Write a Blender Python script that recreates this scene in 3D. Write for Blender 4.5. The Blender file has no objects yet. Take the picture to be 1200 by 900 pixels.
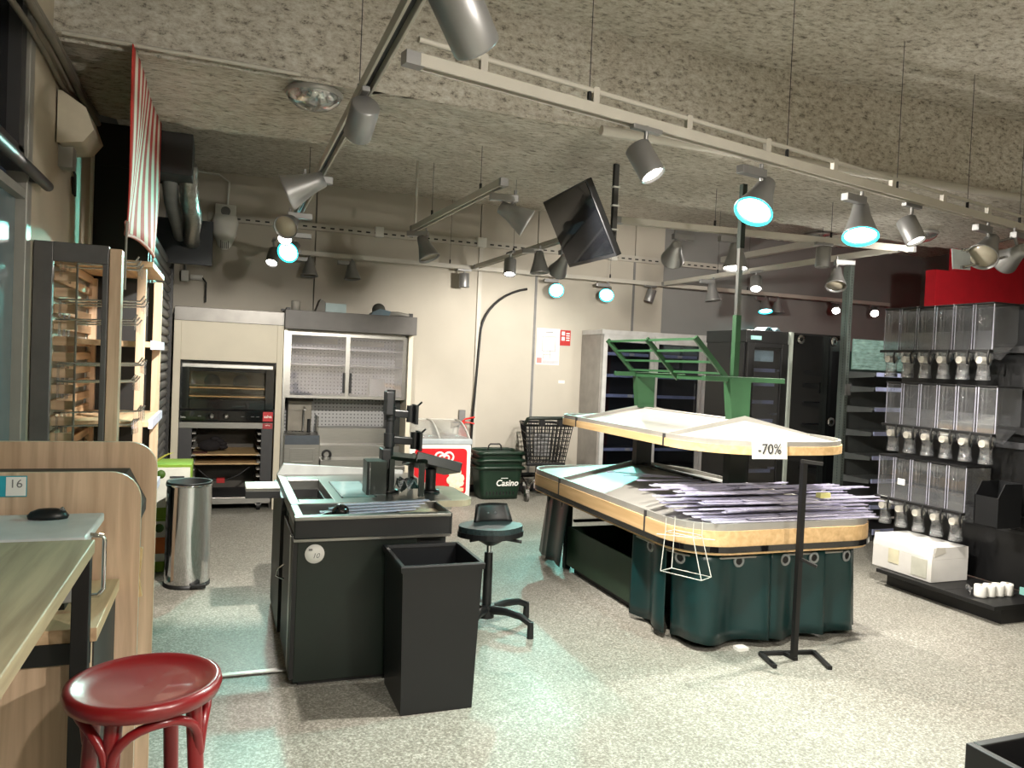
import bpy, math, random
from mathutils import Vector, Matrix, Quaternion, noise as mnoise
random.seed(7)
PI = math.pi
scene = bpy.context.scene
COL = scene.collection

# ------------------------------------------------------------------ camera
cam_d = bpy.data.cameras.new('camera'); cam = bpy.data.objects.new('camera', cam_d); COL.objects.link(cam)
cam_d.sensor_width = 36; cam_d.lens = 27.0; cam_d.clip_start = 0.05; cam_d.clip_end = 60
YAW, PIT, ROLL = math.atan(340 / 900), math.atan(22.5 / 900), math.atan(.043)
f0 = Vector((math.sin(YAW), math.cos(YAW), 0)); r0 = Vector((math.cos(YAW), -math.sin(YAW), 0)); u0 = Vector((0, 0, 1))
fw = f0 * math.cos(PIT) - u0 * math.sin(PIT); upv = u0 * math.cos(PIT) + f0 * math.sin(PIT)
cr = r0 * math.cos(ROLL) + upv * math.sin(ROLL); cu = upv * math.cos(ROLL) - r0 * math.sin(ROLL)
cam.matrix_world = Matrix(((cr.x, cu.x, -fw.x, 0), (cr.y, cu.y, -fw.y, 0), (cr.z, cu.z, -fw.z, 1.65), (0, 0, 0, 1)))
scene.camera = cam
# ------------------------------------------------------------------ world, exposure
w = bpy.data.worlds.new('night'); scene.world = w; w.use_nodes = True
w.node_tree.nodes['Background'].inputs[0].default_value = (.55, .62, .75, 1)
w.node_tree.nodes['Background'].inputs[1].default_value = .02
vs = scene.view_settings
vs.view_transform = 'Standard'; vs.look = 'None'; vs.exposure = 0.75; vs.gamma = 1; vs.use_curve_mapping = False
scene.cycles.use_denoising = True
scene.cycles.max_bounces = 8; scene.cycles.transparent_max_bounces = 24
scene.cycles.sample_clamp_indirect = 4.0
scene.cycles.caustics_reflective = False; scene.cycles.caustics_refractive = False
WARM, WHITE, CYAN = (1, .84, .64), (1, .935, .84), (.30, 1, .86)
LIGHT_GAIN = 1.0

# ------------------------------------------------------------------ materials
def lin(c):
    return tuple(((x / 255) / 12.92 if x / 255 <= .04045 else ((x / 255 + .055) / 1.055) ** 2.4) for x in c) + (1,)
MATS = {}
def mat(name, col, rough=.5, metal=0, var=.12, scale=8, bump=0, bscale=60, emit=None, es=0, coat=0, spec=.5, stretch=None, alpha=1):
    if name in MATS: return MATS[name]
    m = bpy.data.materials.new(name); m.use_nodes = True; nt = m.node_tree; N = nt.nodes; L = nt.links
    p = N['Principled BSDF']
    p.inputs['Roughness'].default_value = rough; p.inputs['Metallic'].default_value = metal
    p.inputs['Coat Weight'].default_value = coat; p.inputs['Specular IOR Level'].default_value = spec
    c = lin(col)
    tc = N.new('ShaderNodeTexCoord'); mp = N.new('ShaderNodeMapping'); L.new(tc.outputs['Object'], mp.inputs[0])
    if stretch: mp.inputs['Scale'].default_value = stretch
    nz = N.new('ShaderNodeTexNoise'); nz.inputs['Scale'].default_value = scale; nz.inputs['Detail'].default_value = 6
    L.new(mp.outputs[0], nz.inputs['Vector'])
    rp = N.new('ShaderNodeValToRGB'); L.new(nz.outputs['Fac'], rp.inputs[0])
    rp.color_ramp.elements[0].position = .3; rp.color_ramp.elements[1].position = .7
    rp.color_ramp.elements[0].color = tuple(x * (1 - var) for x in c[:3]) + (1,)
    rp.color_ramp.elements[1].color = tuple(min(1, x * (1 + var)) for x in c[:3]) + (1,)
    L.new(rp.outputs[0], p.inputs['Base Color'])
    if bump:
        n2 = N.new('ShaderNodeTexNoise'); n2.inputs['Scale'].default_value = bscale; n2.inputs['Detail'].default_value = 4
        L.new(mp.outputs[0], n2.inputs['Vector'])
        b = N.new('ShaderNodeBump'); b.inputs['Strength'].default_value = bump; b.inputs['Distance'].default_value = .01
        L.new(n2.outputs['Fac'], b.inputs['Height']); L.new(b.outputs[0], p.inputs['Normal'])
    if emit:
        p.inputs['Emission Color'].default_value = emit + (1,); p.inputs['Emission Strength'].default_value = es
    if alpha < 1: p.inputs['Alpha'].default_value = alpha
    MATS[name] = m; return m
def clear(name, tint=(1, 1, 1), gloss=.12, rough=.05, white=0.0, body=(.9, .9, .95)):
    """see-through plastic or pane: transparent with a glossy skin and a little milky body"""
    if name in MATS: return MATS[name]
    m = bpy.data.materials.new(name); m.use_nodes = True; nt = m.node_tree; N = nt.nodes; L = nt.links
    N.remove(N['Principled BSDF']); out = N['Material Output']
    tr = N.new('ShaderNodeBsdfTransparent'); tr.inputs[0].default_value = tint + (1,)
    gl = N.new('ShaderNodeBsdfGlossy'); gl.inputs['Roughness'].default_value = rough
    df = N.new('ShaderNodeBsdfDiffuse'); df.inputs[0].default_value = body + (1,)
    lw = N.new('ShaderNodeLayerWeight'); lw.inputs[0].default_value = .35
    ma = N.new('ShaderNodeMath'); ma.operation = 'MULTIPLY_ADD'; ma.inputs[1].default_value = .6; ma.inputs[2].default_value = gloss
    ma.use_clamp = True
    L.new(lw.outputs['Facing'], ma.inputs[0])
    nz = N.new('ShaderNodeTexNoise'); nz.inputs['Scale'].default_value = 14
    mw = N.new('ShaderNodeMath'); mw.operation = 'MULTIPLY'; mw.inputs[1].default_value = white * 2; L.new(nz.outputs[0], mw.inputs[0])
    m1 = N.new('ShaderNodeMixShader'); L.new(mw.outputs[0], m1.inputs[0]); L.new(tr.outputs[0], m1.inputs[1]); L.new(df.outputs[0], m1.inputs[2])
    m2 = N.new('ShaderNodeMixShader'); L.new(ma.outputs[0], m2.inputs[0]); L.new(m1.outputs[0], m2.inputs[1]); L.new(gl.outputs[0], m2.inputs[2])
    L.new(m2.outputs[0], out.inputs[0]); MATS[name] = m; return m
def ramp_mat(name, build):
    if name in MATS: return MATS[name]
    m = bpy.data.materials.new(name); m.use_nodes = True
    build(m.node_tree, m.node_tree.nodes, m.node_tree.links, m.node_tree.nodes['Principled BSDF']); MATS[name] = m; return m
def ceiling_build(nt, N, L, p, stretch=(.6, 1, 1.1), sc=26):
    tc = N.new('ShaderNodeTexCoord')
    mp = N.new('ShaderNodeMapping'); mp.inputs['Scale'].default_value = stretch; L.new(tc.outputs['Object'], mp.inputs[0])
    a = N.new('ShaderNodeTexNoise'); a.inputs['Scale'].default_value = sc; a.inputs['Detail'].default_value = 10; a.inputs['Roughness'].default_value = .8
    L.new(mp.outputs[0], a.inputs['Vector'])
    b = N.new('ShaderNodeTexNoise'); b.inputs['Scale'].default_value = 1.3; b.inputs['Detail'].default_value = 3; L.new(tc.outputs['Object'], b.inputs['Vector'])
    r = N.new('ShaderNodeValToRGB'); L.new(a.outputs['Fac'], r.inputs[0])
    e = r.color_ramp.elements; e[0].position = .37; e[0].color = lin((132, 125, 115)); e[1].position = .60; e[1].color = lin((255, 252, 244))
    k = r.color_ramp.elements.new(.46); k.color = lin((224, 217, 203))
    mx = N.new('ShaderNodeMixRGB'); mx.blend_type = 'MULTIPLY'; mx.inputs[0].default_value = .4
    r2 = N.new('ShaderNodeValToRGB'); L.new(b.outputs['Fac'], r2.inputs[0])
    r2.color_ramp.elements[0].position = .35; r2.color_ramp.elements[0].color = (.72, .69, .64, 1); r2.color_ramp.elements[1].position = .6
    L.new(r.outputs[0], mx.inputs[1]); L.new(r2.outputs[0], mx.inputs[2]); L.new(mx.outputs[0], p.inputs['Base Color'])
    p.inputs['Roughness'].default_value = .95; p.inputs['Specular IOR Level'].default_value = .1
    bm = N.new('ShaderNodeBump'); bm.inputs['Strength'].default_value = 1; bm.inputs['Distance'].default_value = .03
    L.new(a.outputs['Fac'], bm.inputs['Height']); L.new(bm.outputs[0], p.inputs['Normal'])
def floor_build(nt, N, L, p):
    tc = N.new('ShaderNodeTexCoord')
    v = N.new('ShaderNodeTexNoise'); v.inputs['Scale'].default_value = 95; v.inputs['Detail'].default_value = 3; v.inputs['Roughness'].default_value = .7
    b = N.new('ShaderNodeTexNoise'); b.inputs['Scale'].default_value = 1.1; b.inputs['Detail'].default_value = 5
    L.new(tc.outputs['Object'], v.inputs['Vector']); L.new(tc.outputs['Object'], b.inputs['Vector'])
    r = N.new('ShaderNodeValToRGB'); L.new(v.outputs['Fac'], r.inputs[0])
    e = r.color_ramp.elements; e[0].position = .33; e[0].color = lin((98, 95, 87)); e[1].position = .7; e[1].color = lin((190, 188, 180))
    k = e.new(.5); k.color = lin((134, 132, 123))
    mx = N.new('ShaderNodeMixRGB'); mx.blend_type = 'MULTIPLY'; mx.inputs[0].default_value = .55
    r2 = N.new('ShaderNodeValToRGB'); L.new(b.outputs['Fac'], r2.inputs[0])
    r2.color_ramp.elements[0].position = .3; r2.color_ramp.elements[0].color = (.72, .70, .66, 1); r2.color_ramp.elements[1].position = .7
    L.new(r.outputs[0], mx.inputs[1]); L.new(r2.outputs[0], mx.inputs[2]); L.new(mx.outputs[0], p.inputs['Base Color'])
    rr = N.new('ShaderNodeMapRange'); rr.inputs[3].default_value = .34; rr.inputs[4].default_value = .6; L.new(b.outputs['Fac'], rr.inputs[0]); L.new(rr.outputs[0], p.inputs['Roughness'])
    bm = N.new('ShaderNodeBump'); bm.inputs['Strength'].default_value = .15; bm.inputs['Distance'].default_value = .003; L.new(v.outputs['Fac'], bm.inputs['Height']); L.new(bm.outputs[0], p.inputs['Normal'])
def wood_build(c1, c2, axis):
    def f(nt, N, L, p):
        tc = N.new('ShaderNodeTexCoord'); mp = N.new('ShaderNodeMapping'); L.new(tc.outputs['Object'], mp.inputs[0])
        s = [26, 26, 26]; s[axis] = 1.6; mp.inputs['Scale'].default_value = s
        a = N.new('ShaderNodeTexNoise'); a.inputs['Scale'].default_value = 1; a.inputs['Detail'].default_value = 5; a.inputs['Distortion'].default_value = .6
        L.new(mp.outputs[0], a.inputs['Vector'])
        r = N.new('ShaderNodeValToRGB'); L.new(a.outputs['Fac'], r.inputs[0]); e = r.color_ramp.elements
        e[0].position = .3; e[0].color = lin(c1); e[1].position = .68; e[1].color = lin(c2)
        L.new(r.outputs[0], p.inputs['Base Color']); p.inputs['Roughness'].default_value = .5
    return f
def stripes_build(nt, N, L, p):
    tc = N.new('ShaderNodeTexCoord'); sp = N.new('ShaderNodeSeparateXYZ'); L.new(tc.outputs['UV'], sp.inputs[0])
    m1 = N.new('ShaderNodeMath'); m1.operation = 'MULTIPLY'; m1.inputs[1].default_value = 8.5; L.new(sp.outputs[0], m1.inputs[0])
    m2 = N.new('ShaderNodeMath'); m2.operation = 'FRACT'; L.new(m1.outputs[0], m2.inputs[0])
    m3 = N.new('ShaderNodeMath'); m3.operation = 'GREATER_THAN'; m3.inputs[1].default_value = .5; L.new(m2.outputs[0], m3.inputs[0])
    mx = N.new('ShaderNodeMixRGB'); mx.inputs[1].default_value = lin((186, 58, 50)); mx.inputs[2].default_value = lin((232, 224, 208))
    L.new(m3.outputs[0], mx.inputs[0]); L.new(mx.outputs[0], p.inputs['Base Color']); p.inputs['Roughness'].default_value = .85
def dots_build(nt, N, L, p):
    tc = N.new('ShaderNodeTexCoord'); mp = N.new('ShaderNodeMapping'); mp.inputs['Scale'].default_value = (24, 24, 24); L.new(tc.outputs['Object'], mp.inputs[0])
    sp = N.new('ShaderNodeSeparateXYZ'); L.new(mp.outputs[0], sp.inputs[0]); cs = []
    for k in (0, 2):
        fr = N.new('ShaderNodeMath'); fr.operation = 'FRACT'; L.new(sp.outputs[k], fr.inputs[0])
        sb = N.new('ShaderNodeMath'); sb.operation = 'SUBTRACT'; sb.inputs[1].default_value = .5; L.new(fr.outputs[0], sb.inputs[0])
        pw = N.new('ShaderNodeMath'); pw.operation = 'POWER'; pw.inputs[1].default_value = 2; L.new(sb.outputs[0], pw.inputs[0]); cs.append(pw)
    ad = N.new('ShaderNodeMath'); L.new(cs[0].outputs[0], ad.inputs[0]); L.new(cs[1].outputs[0], ad.inputs[1])
    lt = N.new('ShaderNodeMath'); lt.operation = 'LESS_THAN'; lt.inputs[1].default_value = .035; L.new(ad.outputs[0], lt.inputs[0])
    mx = N.new('ShaderNodeMixRGB'); mx.inputs[1].default_value = lin((196, 196, 196)); mx.inputs[2].default_value = lin((90, 90, 95))
    L.new(lt.outputs[0], mx.inputs[0]); L.new(mx.outputs[0], p.inputs['Base Color']); p.inputs['Roughness'].default_value = .4
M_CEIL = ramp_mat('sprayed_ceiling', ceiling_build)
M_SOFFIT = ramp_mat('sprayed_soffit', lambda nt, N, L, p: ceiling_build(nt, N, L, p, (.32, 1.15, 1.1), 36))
M_FLOOR = ramp_mat('speckled_floor', floor_build)
M_OAKX = ramp_mat('pale_oak_x', wood_build((176, 148, 120), (216, 190, 162), 0))
M_OAKZ = ramp_mat('pale_oak_z', wood_build((176, 148, 121), (216, 188, 160), 2))
M_OAKY = ramp_mat('pale_oak_y', wood_build((172, 142, 110), (212, 182, 146), 1))
M_BEECH = ramp_mat('beech_edge', wood_build((196, 160, 112), (222, 188, 140), 1))
M_TABLE = ramp_mat('worn_oak_top', wood_build((138, 120, 94), (176, 158, 128), 1))
M_STRIPE = ramp_mat('striped_cloth', stripes_build)
M_DOTS = ramp_mat('perforated_panel', dots_build)
WALL = mat('beige_wall', (184, 178, 166), .85, var=.05, scale=2, bump=.05)
WALLG = mat('grey_wall', (138, 138, 136), .85, var=.05, scale=2)
WALLL = mat('side_wall', (178, 168, 150), .85, var=.06, scale=2)
RED = mat('red_wall', (205, 24, 42), .7, var=.06)
BLACK = mat('black_paint', (11, 11, 12), .5)
BLACKG = mat('black_gloss', (12, 12, 14), .12, coat=.5)
BPLAST = mat('black_plastic', (15, 16, 18), .42, bump=.03)
DGREEN = mat('dark_green_metal', (8, 22, 14), .4)
GREEN = mat('green_metal', (38, 74, 45), .45)
TEAL = mat('green_vinyl', (7, 44, 45), .34, var=.1, scale=4)
STEEL = mat('brushed_steel', (150, 149, 145), .3, metal=1, var=.08, scale=4, stretch=(2, 60, 60))
STEELP = mat('grey_steel', (150, 148, 142), .5, metal=.3, var=.06)
CHROME = mat('chrome', (205, 205, 205), .08, metal=1, var=.03)
ALU = mat('grey_lamp_metal', (150, 150, 150), .42, metal=.6, var=.04)
TRACK = mat('track_white', (188, 184, 174), .45, var=.04)
WHITE_P = mat('white_plastic', (222, 222, 216), .45, var=.03)
PAPER = mat('paper', (232, 231, 226), .8, var=.02)
CREAM = mat('cream_panel', (208, 200, 180), .5, var=.04, scale=3)
DGREY = mat('dark_grey_metal', (52, 52, 54), .5)
MGREY = mat('mid_grey', (120, 120, 120), .6)
REDL = mat('red_lacquer', (112, 17, 22), .3, coat=.3, var=.1, scale=5)
GLASS = clear('pane_glass', (.93, .97, .97), .05)
DGLASS = clear('dark_pane', (.72, .74, .78), .06)
PLAST = clear('clear_plastic', (.97, .98, .99), .09, .08, .035, (.95, .96, 1))
STRIPM = clear('plastic_strip', (.94, .93, .99), .06, .25, .50, (.74, .72, .90))
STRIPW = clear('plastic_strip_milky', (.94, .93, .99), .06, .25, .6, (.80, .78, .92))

# ------------------------------------------------------------------ mesh building
class MB:
    def __init__(s): s.v = []; s.f = []; s.sm = []
    def add(s, vs, fs, smooth=False):
        o = len(s.v); s.v += [Vector(q) for q in vs]; s.f += [tuple(i + o for i in f) for f in fs]; s.sm += [smooth] * len(fs); return s
    def box(s, x0, x1, y0, y1, z0, z1):
        return s.add([(x0, y0, z0), (x1, y0, z0), (x1, y1, z0), (x0, y1, z0), (x0, y0, z1), (x1, y0, z1), (x1, y1, z1), (x0, y1, z1)],
                     [(0, 3, 2, 1), (4, 5, 6, 7), (0, 1, 5, 4), (1, 2, 6, 5), (2, 3, 7, 6), (3, 0, 4, 7)])
    def obox(s, c, size, M=None):
        h = Vector(size) / 2; M = M or Matrix.Identity(3); c = Vector(c)
        P = [(-1, -1, -1), (1, -1, -1), (1, 1, -1), (-1, 1, -1), (-1, -1, 1), (1, -1, 1), (1, 1, 1), (-1, 1, 1)]
        return s.add([c + M @ Vector((a * h.x, b * h.y, d * h.z)) for a, b, d in P], [(0, 3, 2, 1), (4, 5, 6, 7), (0, 1, 5, 4), (1, 2, 6, 5), (2, 3, 7, 6), (3, 0, 4, 7)])
    def bar(s, p0, p1, w, h, up=(0, 0, 1)):
        p0, p1 = Vector(p0), Vector(p1); d = (p1 - p0); l = d.length; d.normalize(); up = Vector(up)
        x = d.cross(up)
        if x.length < 1e-4: x = d.cross(Vector((1, 0, 0)))
        x.normalize(); z = x.cross(d)
        return s.obox((p0 + p1) / 2, (w, l, h), Matrix((x, d, z)).transposed())
    def cyl(s, p0, p1, r0, r1=None, n=16, caps=True):
        p0, p1 = Vector(p0), Vector(p1); r1 = r0 if r1 is None else r1; d = (p1 - p0).normalized()
        a = d.orthogonal().normalized(); b = d.cross(a); vs = []
        for p, r in ((p0, r0), (p1, r1)): vs += [p + (a * math.cos(2 * PI * i / n) + b * math.sin(2 * PI * i / n)) * r for i in range(n)]
        s.add(vs, [(i, (i + 1) % n, n + (i + 1) % n, n + i) for i in range(n)], True)
        if caps:
            s.add(vs[:n], [tuple(range(n - 1, -1, -1))]); s.add(vs[n:], [tuple(range(n))])
        return s
    def tube(s, pts, r, n=8, closed=False):
        pts = [Vector(p) for p in pts]; m = len(pts); ref = None; vs = []
        for i, p in enumerate(pts):
            if closed: t = pts[(i + 1) % m] - pts[i - 1]
            else: t = pts[min(i + 1, m - 1)] - pts[max(i - 1, 0)]
            t.normalize()
            if ref is None: ref = t.orthogonal().normalized()
            ref = (ref - t * ref.dot(t)).normalized(); b = t.cross(ref); rr = r[i] if isinstance(r, (list, tuple)) else r
            vs += [p + (ref * math.cos(2 * PI * k / n) + b * math.sin(2 * PI * k / n)) * rr for k in range(n)]
        fs = []
        for i in range(m if closed else m - 1):
            j = (i + 1) % m
            fs += [(i * n + k, i * n + (k + 1) % n, j * n + (k + 1) % n, j * n + k) for k in range(n)]
        s.add(vs, fs, True)
        if not closed: s.add(vs[:n], [tuple(range(n - 1, -1, -1))]); s.add(vs[-n:], [tuple(range(n))])
        return s
    def lathe(s, prof, c=(0, 0, 0), n=24, M=None, sx=1, sy=1):
        M = M or Matrix.Identity(3); c = Vector(c); vs = []
        for r, z in prof: vs += [c + M @ Vector((r * sx * math.cos(2 * PI * k / n), r * sy * math.sin(2 * PI * k / n), z)) for k in range(n)]
        fs = []
        for i in range(len(prof) - 1): fs += [(i * n + k, i * n + (k + 1) % n, (i + 1) * n + (k + 1) % n, (i + 1) * n + k) for k in range(n)]
        s.add(vs, fs, True); a_, b_ = prof[0], prof[-1]
        if min(a_[0], b_[0]) > 1e-5 and abs(a_[0] - b_[0]) < .05 and abs(a_[1] - b_[1]) < .035:
            q = (len(prof) - 1) * n; return s.add(vs, [(q + k, q + (k + 1) % n, (k + 1) % n, k) for k in range(n)], True)
        if prof[0][0] > 1e-5: s.add(vs[:n], [tuple(range(n - 1, -1, -1))])
        if prof[-1][0] > 1e-5: s.add(vs[-n:], [tuple(range(n))])
        return s
    def ball(s, c, r, n=12, sx=1, sy=1, sz=1):
        m = n // 2; return s.lathe([(max(1e-6, r * math.sin(PI * i / m)), -r * math.cos(PI * i / m) * sz) for i in range(m + 1)], c, n, None, sx, sy)
    def prism(s, poly, d, o=(0, 0, 0), ax=(1, 0, 0), ay=(0, 1, 0), az=None, smooth=False):
        o, ax, ay = Vector(o), Vector(ax), Vector(ay); az = Vector(az) if az else ax.cross(ay); n = len(poly)
        a = [o + ax * p[0] + ay * p[1] for p in poly]; b = [q + az * d for q in a]
        s.add(a, [tuple(range(n - 1, -1, -1))]); s.add(b, [tuple(range(n))])
        return s.add(a + b, [(i, (i + 1) % n, n + (i + 1) % n, n + i) for i in range(n)], smooth)
    def frame(s, x0, x1, z0, z1, y0, y1, b, bt=None, bb=None):
        bt = b if bt is None else bt; bb = b if bb is None else bb
        s.box(x0, x0 + b, y0, y1, z0, z1); s.box(x1 - b, x1, y0, y1, z0, z1)
        s.box(x0 + b, x1 - b, y0, y1, z1 - bt, z1); return s.box(x0 + b, x1 - b, y0, y1, z0, z0 + bb)
    def surf(s, rows, smooth=True, closed=False):
        n = len(rows[0]); vs = [q for r in rows for q in r]; fs = []
        for i in range(len(rows) - 1):
            for k in range(n if closed else n - 1): fs.append((i * n + k, i * n + (k + 1) % n, (i + 1) * n + (k + 1) % n, (i + 1) * n + k))
        return s.add(vs, fs, smooth)
    def build(s, name, m, parent=None, bev=0, solid=0, seg=2):
        me = bpy.data.meshes.new(name)
        if parent is None:
            xs = [q.x for q in s.v]; ys = [q.y for q in s.v]; zs = [q.z for q in s.v]
            off = Vector(((min(xs) + max(xs)) / 2, (min(ys) + max(ys)) / 2, min(zs)))
        else:
            off = Vector(); q = parent
            while q: off += q.location; q = q.parent
        me.from_pydata([v - off for v in s.v], [], s.f); me.polygons.foreach_set('use_smooth', s.sm); me.update()
        me.materials.append(m)
        o = bpy.data.objects.new(name, me); COL.objects.link(o)
        if parent is None: o.location = off
        else: o.parent = parent
        if solid:
            k = o.modifiers.new('solid', 'SOLIDIFY'); k.thickness = solid; k.offset = 0
        if bev:
            k = o.modifiers.new('bevel', 'BEVEL'); k.width = bev; k.segments = seg; k.limit_method = 'ANGLE'; k.angle_limit = .6; k.harden_normals = False
        return o
def B(x0, x1, y0, y1, z0, z1): return MB().box(x0, x1, y0, y1, z0, z1)
def thing(name, loc, label, cat, group=None):
    o = bpy.data.objects.new(name, None); COL.objects.link(o); o.location = loc; o.empty_display_size = .1
    return tag(o, label, cat, group)
def tag(o, label, cat, group=None):
    o['label'] = label; o['category'] = cat
    if group: o['group'] = group
    return o
def struct(o, label=None):
    o['kind'] = 'structure'
    if label: o['label'] = label
    return o
def copy_tree(o, parent=None):
    c = o.copy(); COL.objects.link(c); c.parent = parent
    for ch in list(o.children): copy_tree(ch, c)
    return c
def text(name, body, size, m, parent, o, ax=(1, 0, 0), ay=(0, 0, 1), depth=.002, align='CENTER', bold=0, shear=0):
    cu_ = bpy.data.curves.new(name, 'FONT'); cu_.body = body; cu_.size = size; cu_.extrude = depth; cu_.align_x = align; cu_.align_y = 'CENTER'; cu_.resolution_u = 3
    cu_.offset = bold; cu_.shear = shear
    t = bpy.data.objects.new(name + '_tmp', cu_); COL.objects.link(t)
    bpy.context.view_layer.update()
    me = bpy.data.meshes.new_from_object(t.evaluated_get(bpy.context.evaluated_depsgraph_get()))
    bpy.data.objects.remove(t); bpy.data.curves.remove(cu_)
    ax, ay, o = Vector(ax), Vector(ay), Vector(o); az = ax.cross(ay); off = Vector(); q = parent
    while q: off += q.location; q = q.parent
    for v in me.vertices: v.co = o + ax * v.co.x + ay * v.co.y + az * v.co.z - off
    me.materials.clear(); me.materials.append(m); me.name = name
    ob = bpy.data.objects.new(name, me); COL.objects.link(ob); ob.parent = parent; return ob
def rrect(x0, x1, y0, y1, r, n=8):
    P = []
    for cx, cy, a in ((x1 - r, y0 + r, -PI / 2), (x1 - r, y1 - r, 0), (x0 + r, y1 - r, PI / 2), (x0 + r, y0 + r, PI)):
        for i in range(n + 1):
            t = a + PI / 2 * i / n; P.append((cx + r * math.cos(t), cy + r * math.sin(t)))
    return P
ORD = ['first', 'second', 'third', 'fourth', 'fifth', 'sixth', 'seventh', 'eighth']

# ================================================================== the setting
struct(B(-.95, 10.7, -3.2, 9.6, -.1, 0).build('floor', M_FLOOR), 'speckled grey vinyl floor')
def rough_sheet(name, p00, du, dv, nu, nv, nrm, amp, label, edge=0):
    p00, du, dv, nrm = Vector(p00), Vector(du), Vector(dv), Vector(nrm); rows = []
    for j in range(nv + 1):
        r = []
        for i in range(nu + 1):
            p = p00 + du * (i / nu) + dv * (j / nv)
            d = mnoise.noise(p * 9) * .6 + mnoise.noise(p * 22 + Vector((3, 1, 7))) * .5 + mnoise.noise(p * 2.1) * .7
            q = p + nrm * (d * amp)
            if edge and j == nv: q += dv.normalized() * (mnoise.noise(p * 6) * edge + mnoise.noise(p * 19) * edge * .5)
            r.append(q)
        rows.append(r)
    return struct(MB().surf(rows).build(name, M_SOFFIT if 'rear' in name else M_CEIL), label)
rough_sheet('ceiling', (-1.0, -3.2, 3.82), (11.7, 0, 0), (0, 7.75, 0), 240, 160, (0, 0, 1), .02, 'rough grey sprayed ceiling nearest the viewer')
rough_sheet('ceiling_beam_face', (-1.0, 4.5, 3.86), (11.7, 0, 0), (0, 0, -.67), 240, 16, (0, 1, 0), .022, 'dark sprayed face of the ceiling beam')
def soffit():
    rows = []
    for j in range(46):
        r = []
        for i in range(241):
            t = i / 240; x = -1 + 11.7 * t; yend = 5.86 + .11 * max(0, x - .5) if x < 7 else 6.58
            p = Vector((x, 4.49 + (yend - 4.49) * j / 45, 3.2))
            d = mnoise.noise(p * 9) * .6 + mnoise.noise(p * 22) * .5 + mnoise.noise(p * 2.1) * .9
            p.z += d * .022
            if j == 45: p.y += mnoise.noise(p * 7) * .05; p.z += .02
            r.append(p)
        rows.append(r)
    rows.append([Vector((q.x, q.y + .01, 3.75)) for q in rows[-1]])
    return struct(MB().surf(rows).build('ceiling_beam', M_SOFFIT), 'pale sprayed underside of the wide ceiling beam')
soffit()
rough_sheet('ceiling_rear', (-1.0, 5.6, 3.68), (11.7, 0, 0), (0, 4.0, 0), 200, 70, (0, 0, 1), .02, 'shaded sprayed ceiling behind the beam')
# back wall with tall panels
wb = struct(B(-.95, 10.7, 9.42, 9.55, 0, 3.9).build('wall_back', WALLG), 'grey rear wall')
edges = [-.9, -.62, .98, 3.02, 3.81, 5.26, 5.73]
for a, b in zip(edges, edges[1:]): B(a + .006, b - .006, 9.35, 9.425, 0, 3.72).build('panel', WALL, wb, bev=.004)
for x in (-.62, 3.02, 3.81, 5.26): B(x - .016, x + .016, 9.342, 9.36, .1, 3.2).build('cover_strip', MGREY, wb)
struct(B(-.9, 10.6, 9.33, 9.352, 0, .10).build('baseboard_back', DGREY))
wl = struct(B(-.95, -.85, 4.12, 5.78, 0, 3.4).build('wall_left', WALLL), 'beige side wall by the rack')
B(-.86, -.835, 5.74, 5.80, 0, 3.2).build('corner_strip', WHITE_P, wl)
struct(B(-1.05, -.95, 5.7, 9.6, 0, 3.9).build('wall_left_rear', BLACK))
struct(B(-1.0, -.85, -3.2, 1.6, 0, 3.9).build('wall_left_front', WALLL))
struct(B(-1.0, -.86, 1.6, 4.12, 3.25, 3.9).build('wall_left_upper', WALLL))
d1 = struct(B(-.91, -.89, 1.62, 4.04, .02, 2.3).build('door_1', mat('frosted_panel', (96, 112, 118), .25, var=.06)), 'grey glazed sliding door panel at far left')
MB().box(-.93, -.845, 4.03, 4.12, 0, 3.3).build('door_post', STEELP, d1, bev=.004)
MB().box(-.93, -.85, 1.6, 4.05, 2.3, 2.34).build('door_header', STEELP, d1)
w1 = struct(B(-.93, -.91, 1.62, 4.04, 2.5, 3.24).build('window_1', mat('night_glass', (10, 13, 20), .08, var=.05)), 'dark window pane above the sliding door')
MB().box(-.93, -.86, 1.6, 4.04, 2.42, 2.52).build('window_frame', DGREY, w1)
MB().box(-.93, -.86, 3.93, 4.02, 2.5, 3.25).build('window_frame', DGREY, w1)
tag(MB().tube([(-.80, 1.7, 2.40), (-.80, 4.22, 2.40)], .024, 12).box(-.9, -.8, 4.06, 4.09, 2.385, 2.415).build('curtain_rail', DGREY), 'round grey rail along the top of the sliding door', 'rail')
struct(B(10.6, 10.75, -3.2, 9.6, 0, 3.9).build('wall_right', WALLG))
struct(B(-1.0, 10.7, -3.35, -3.2, 0, 3.9).build('wall_front', WALL))
struct(MB().box(7.72, 10.58, 6.66, 6.8, 0, 2.97).box(8.08, 10.58, 6.66, 6.8, 2.97, 3.62).build('wall_red', RED), 'red painted wall panel behind the dispensers')
struct(B(-.30, .37, 4.10, 4.14, 0, .012).build('trim_1', STEEL, bev=.004), 'metal threshold strip on the floor')

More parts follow.
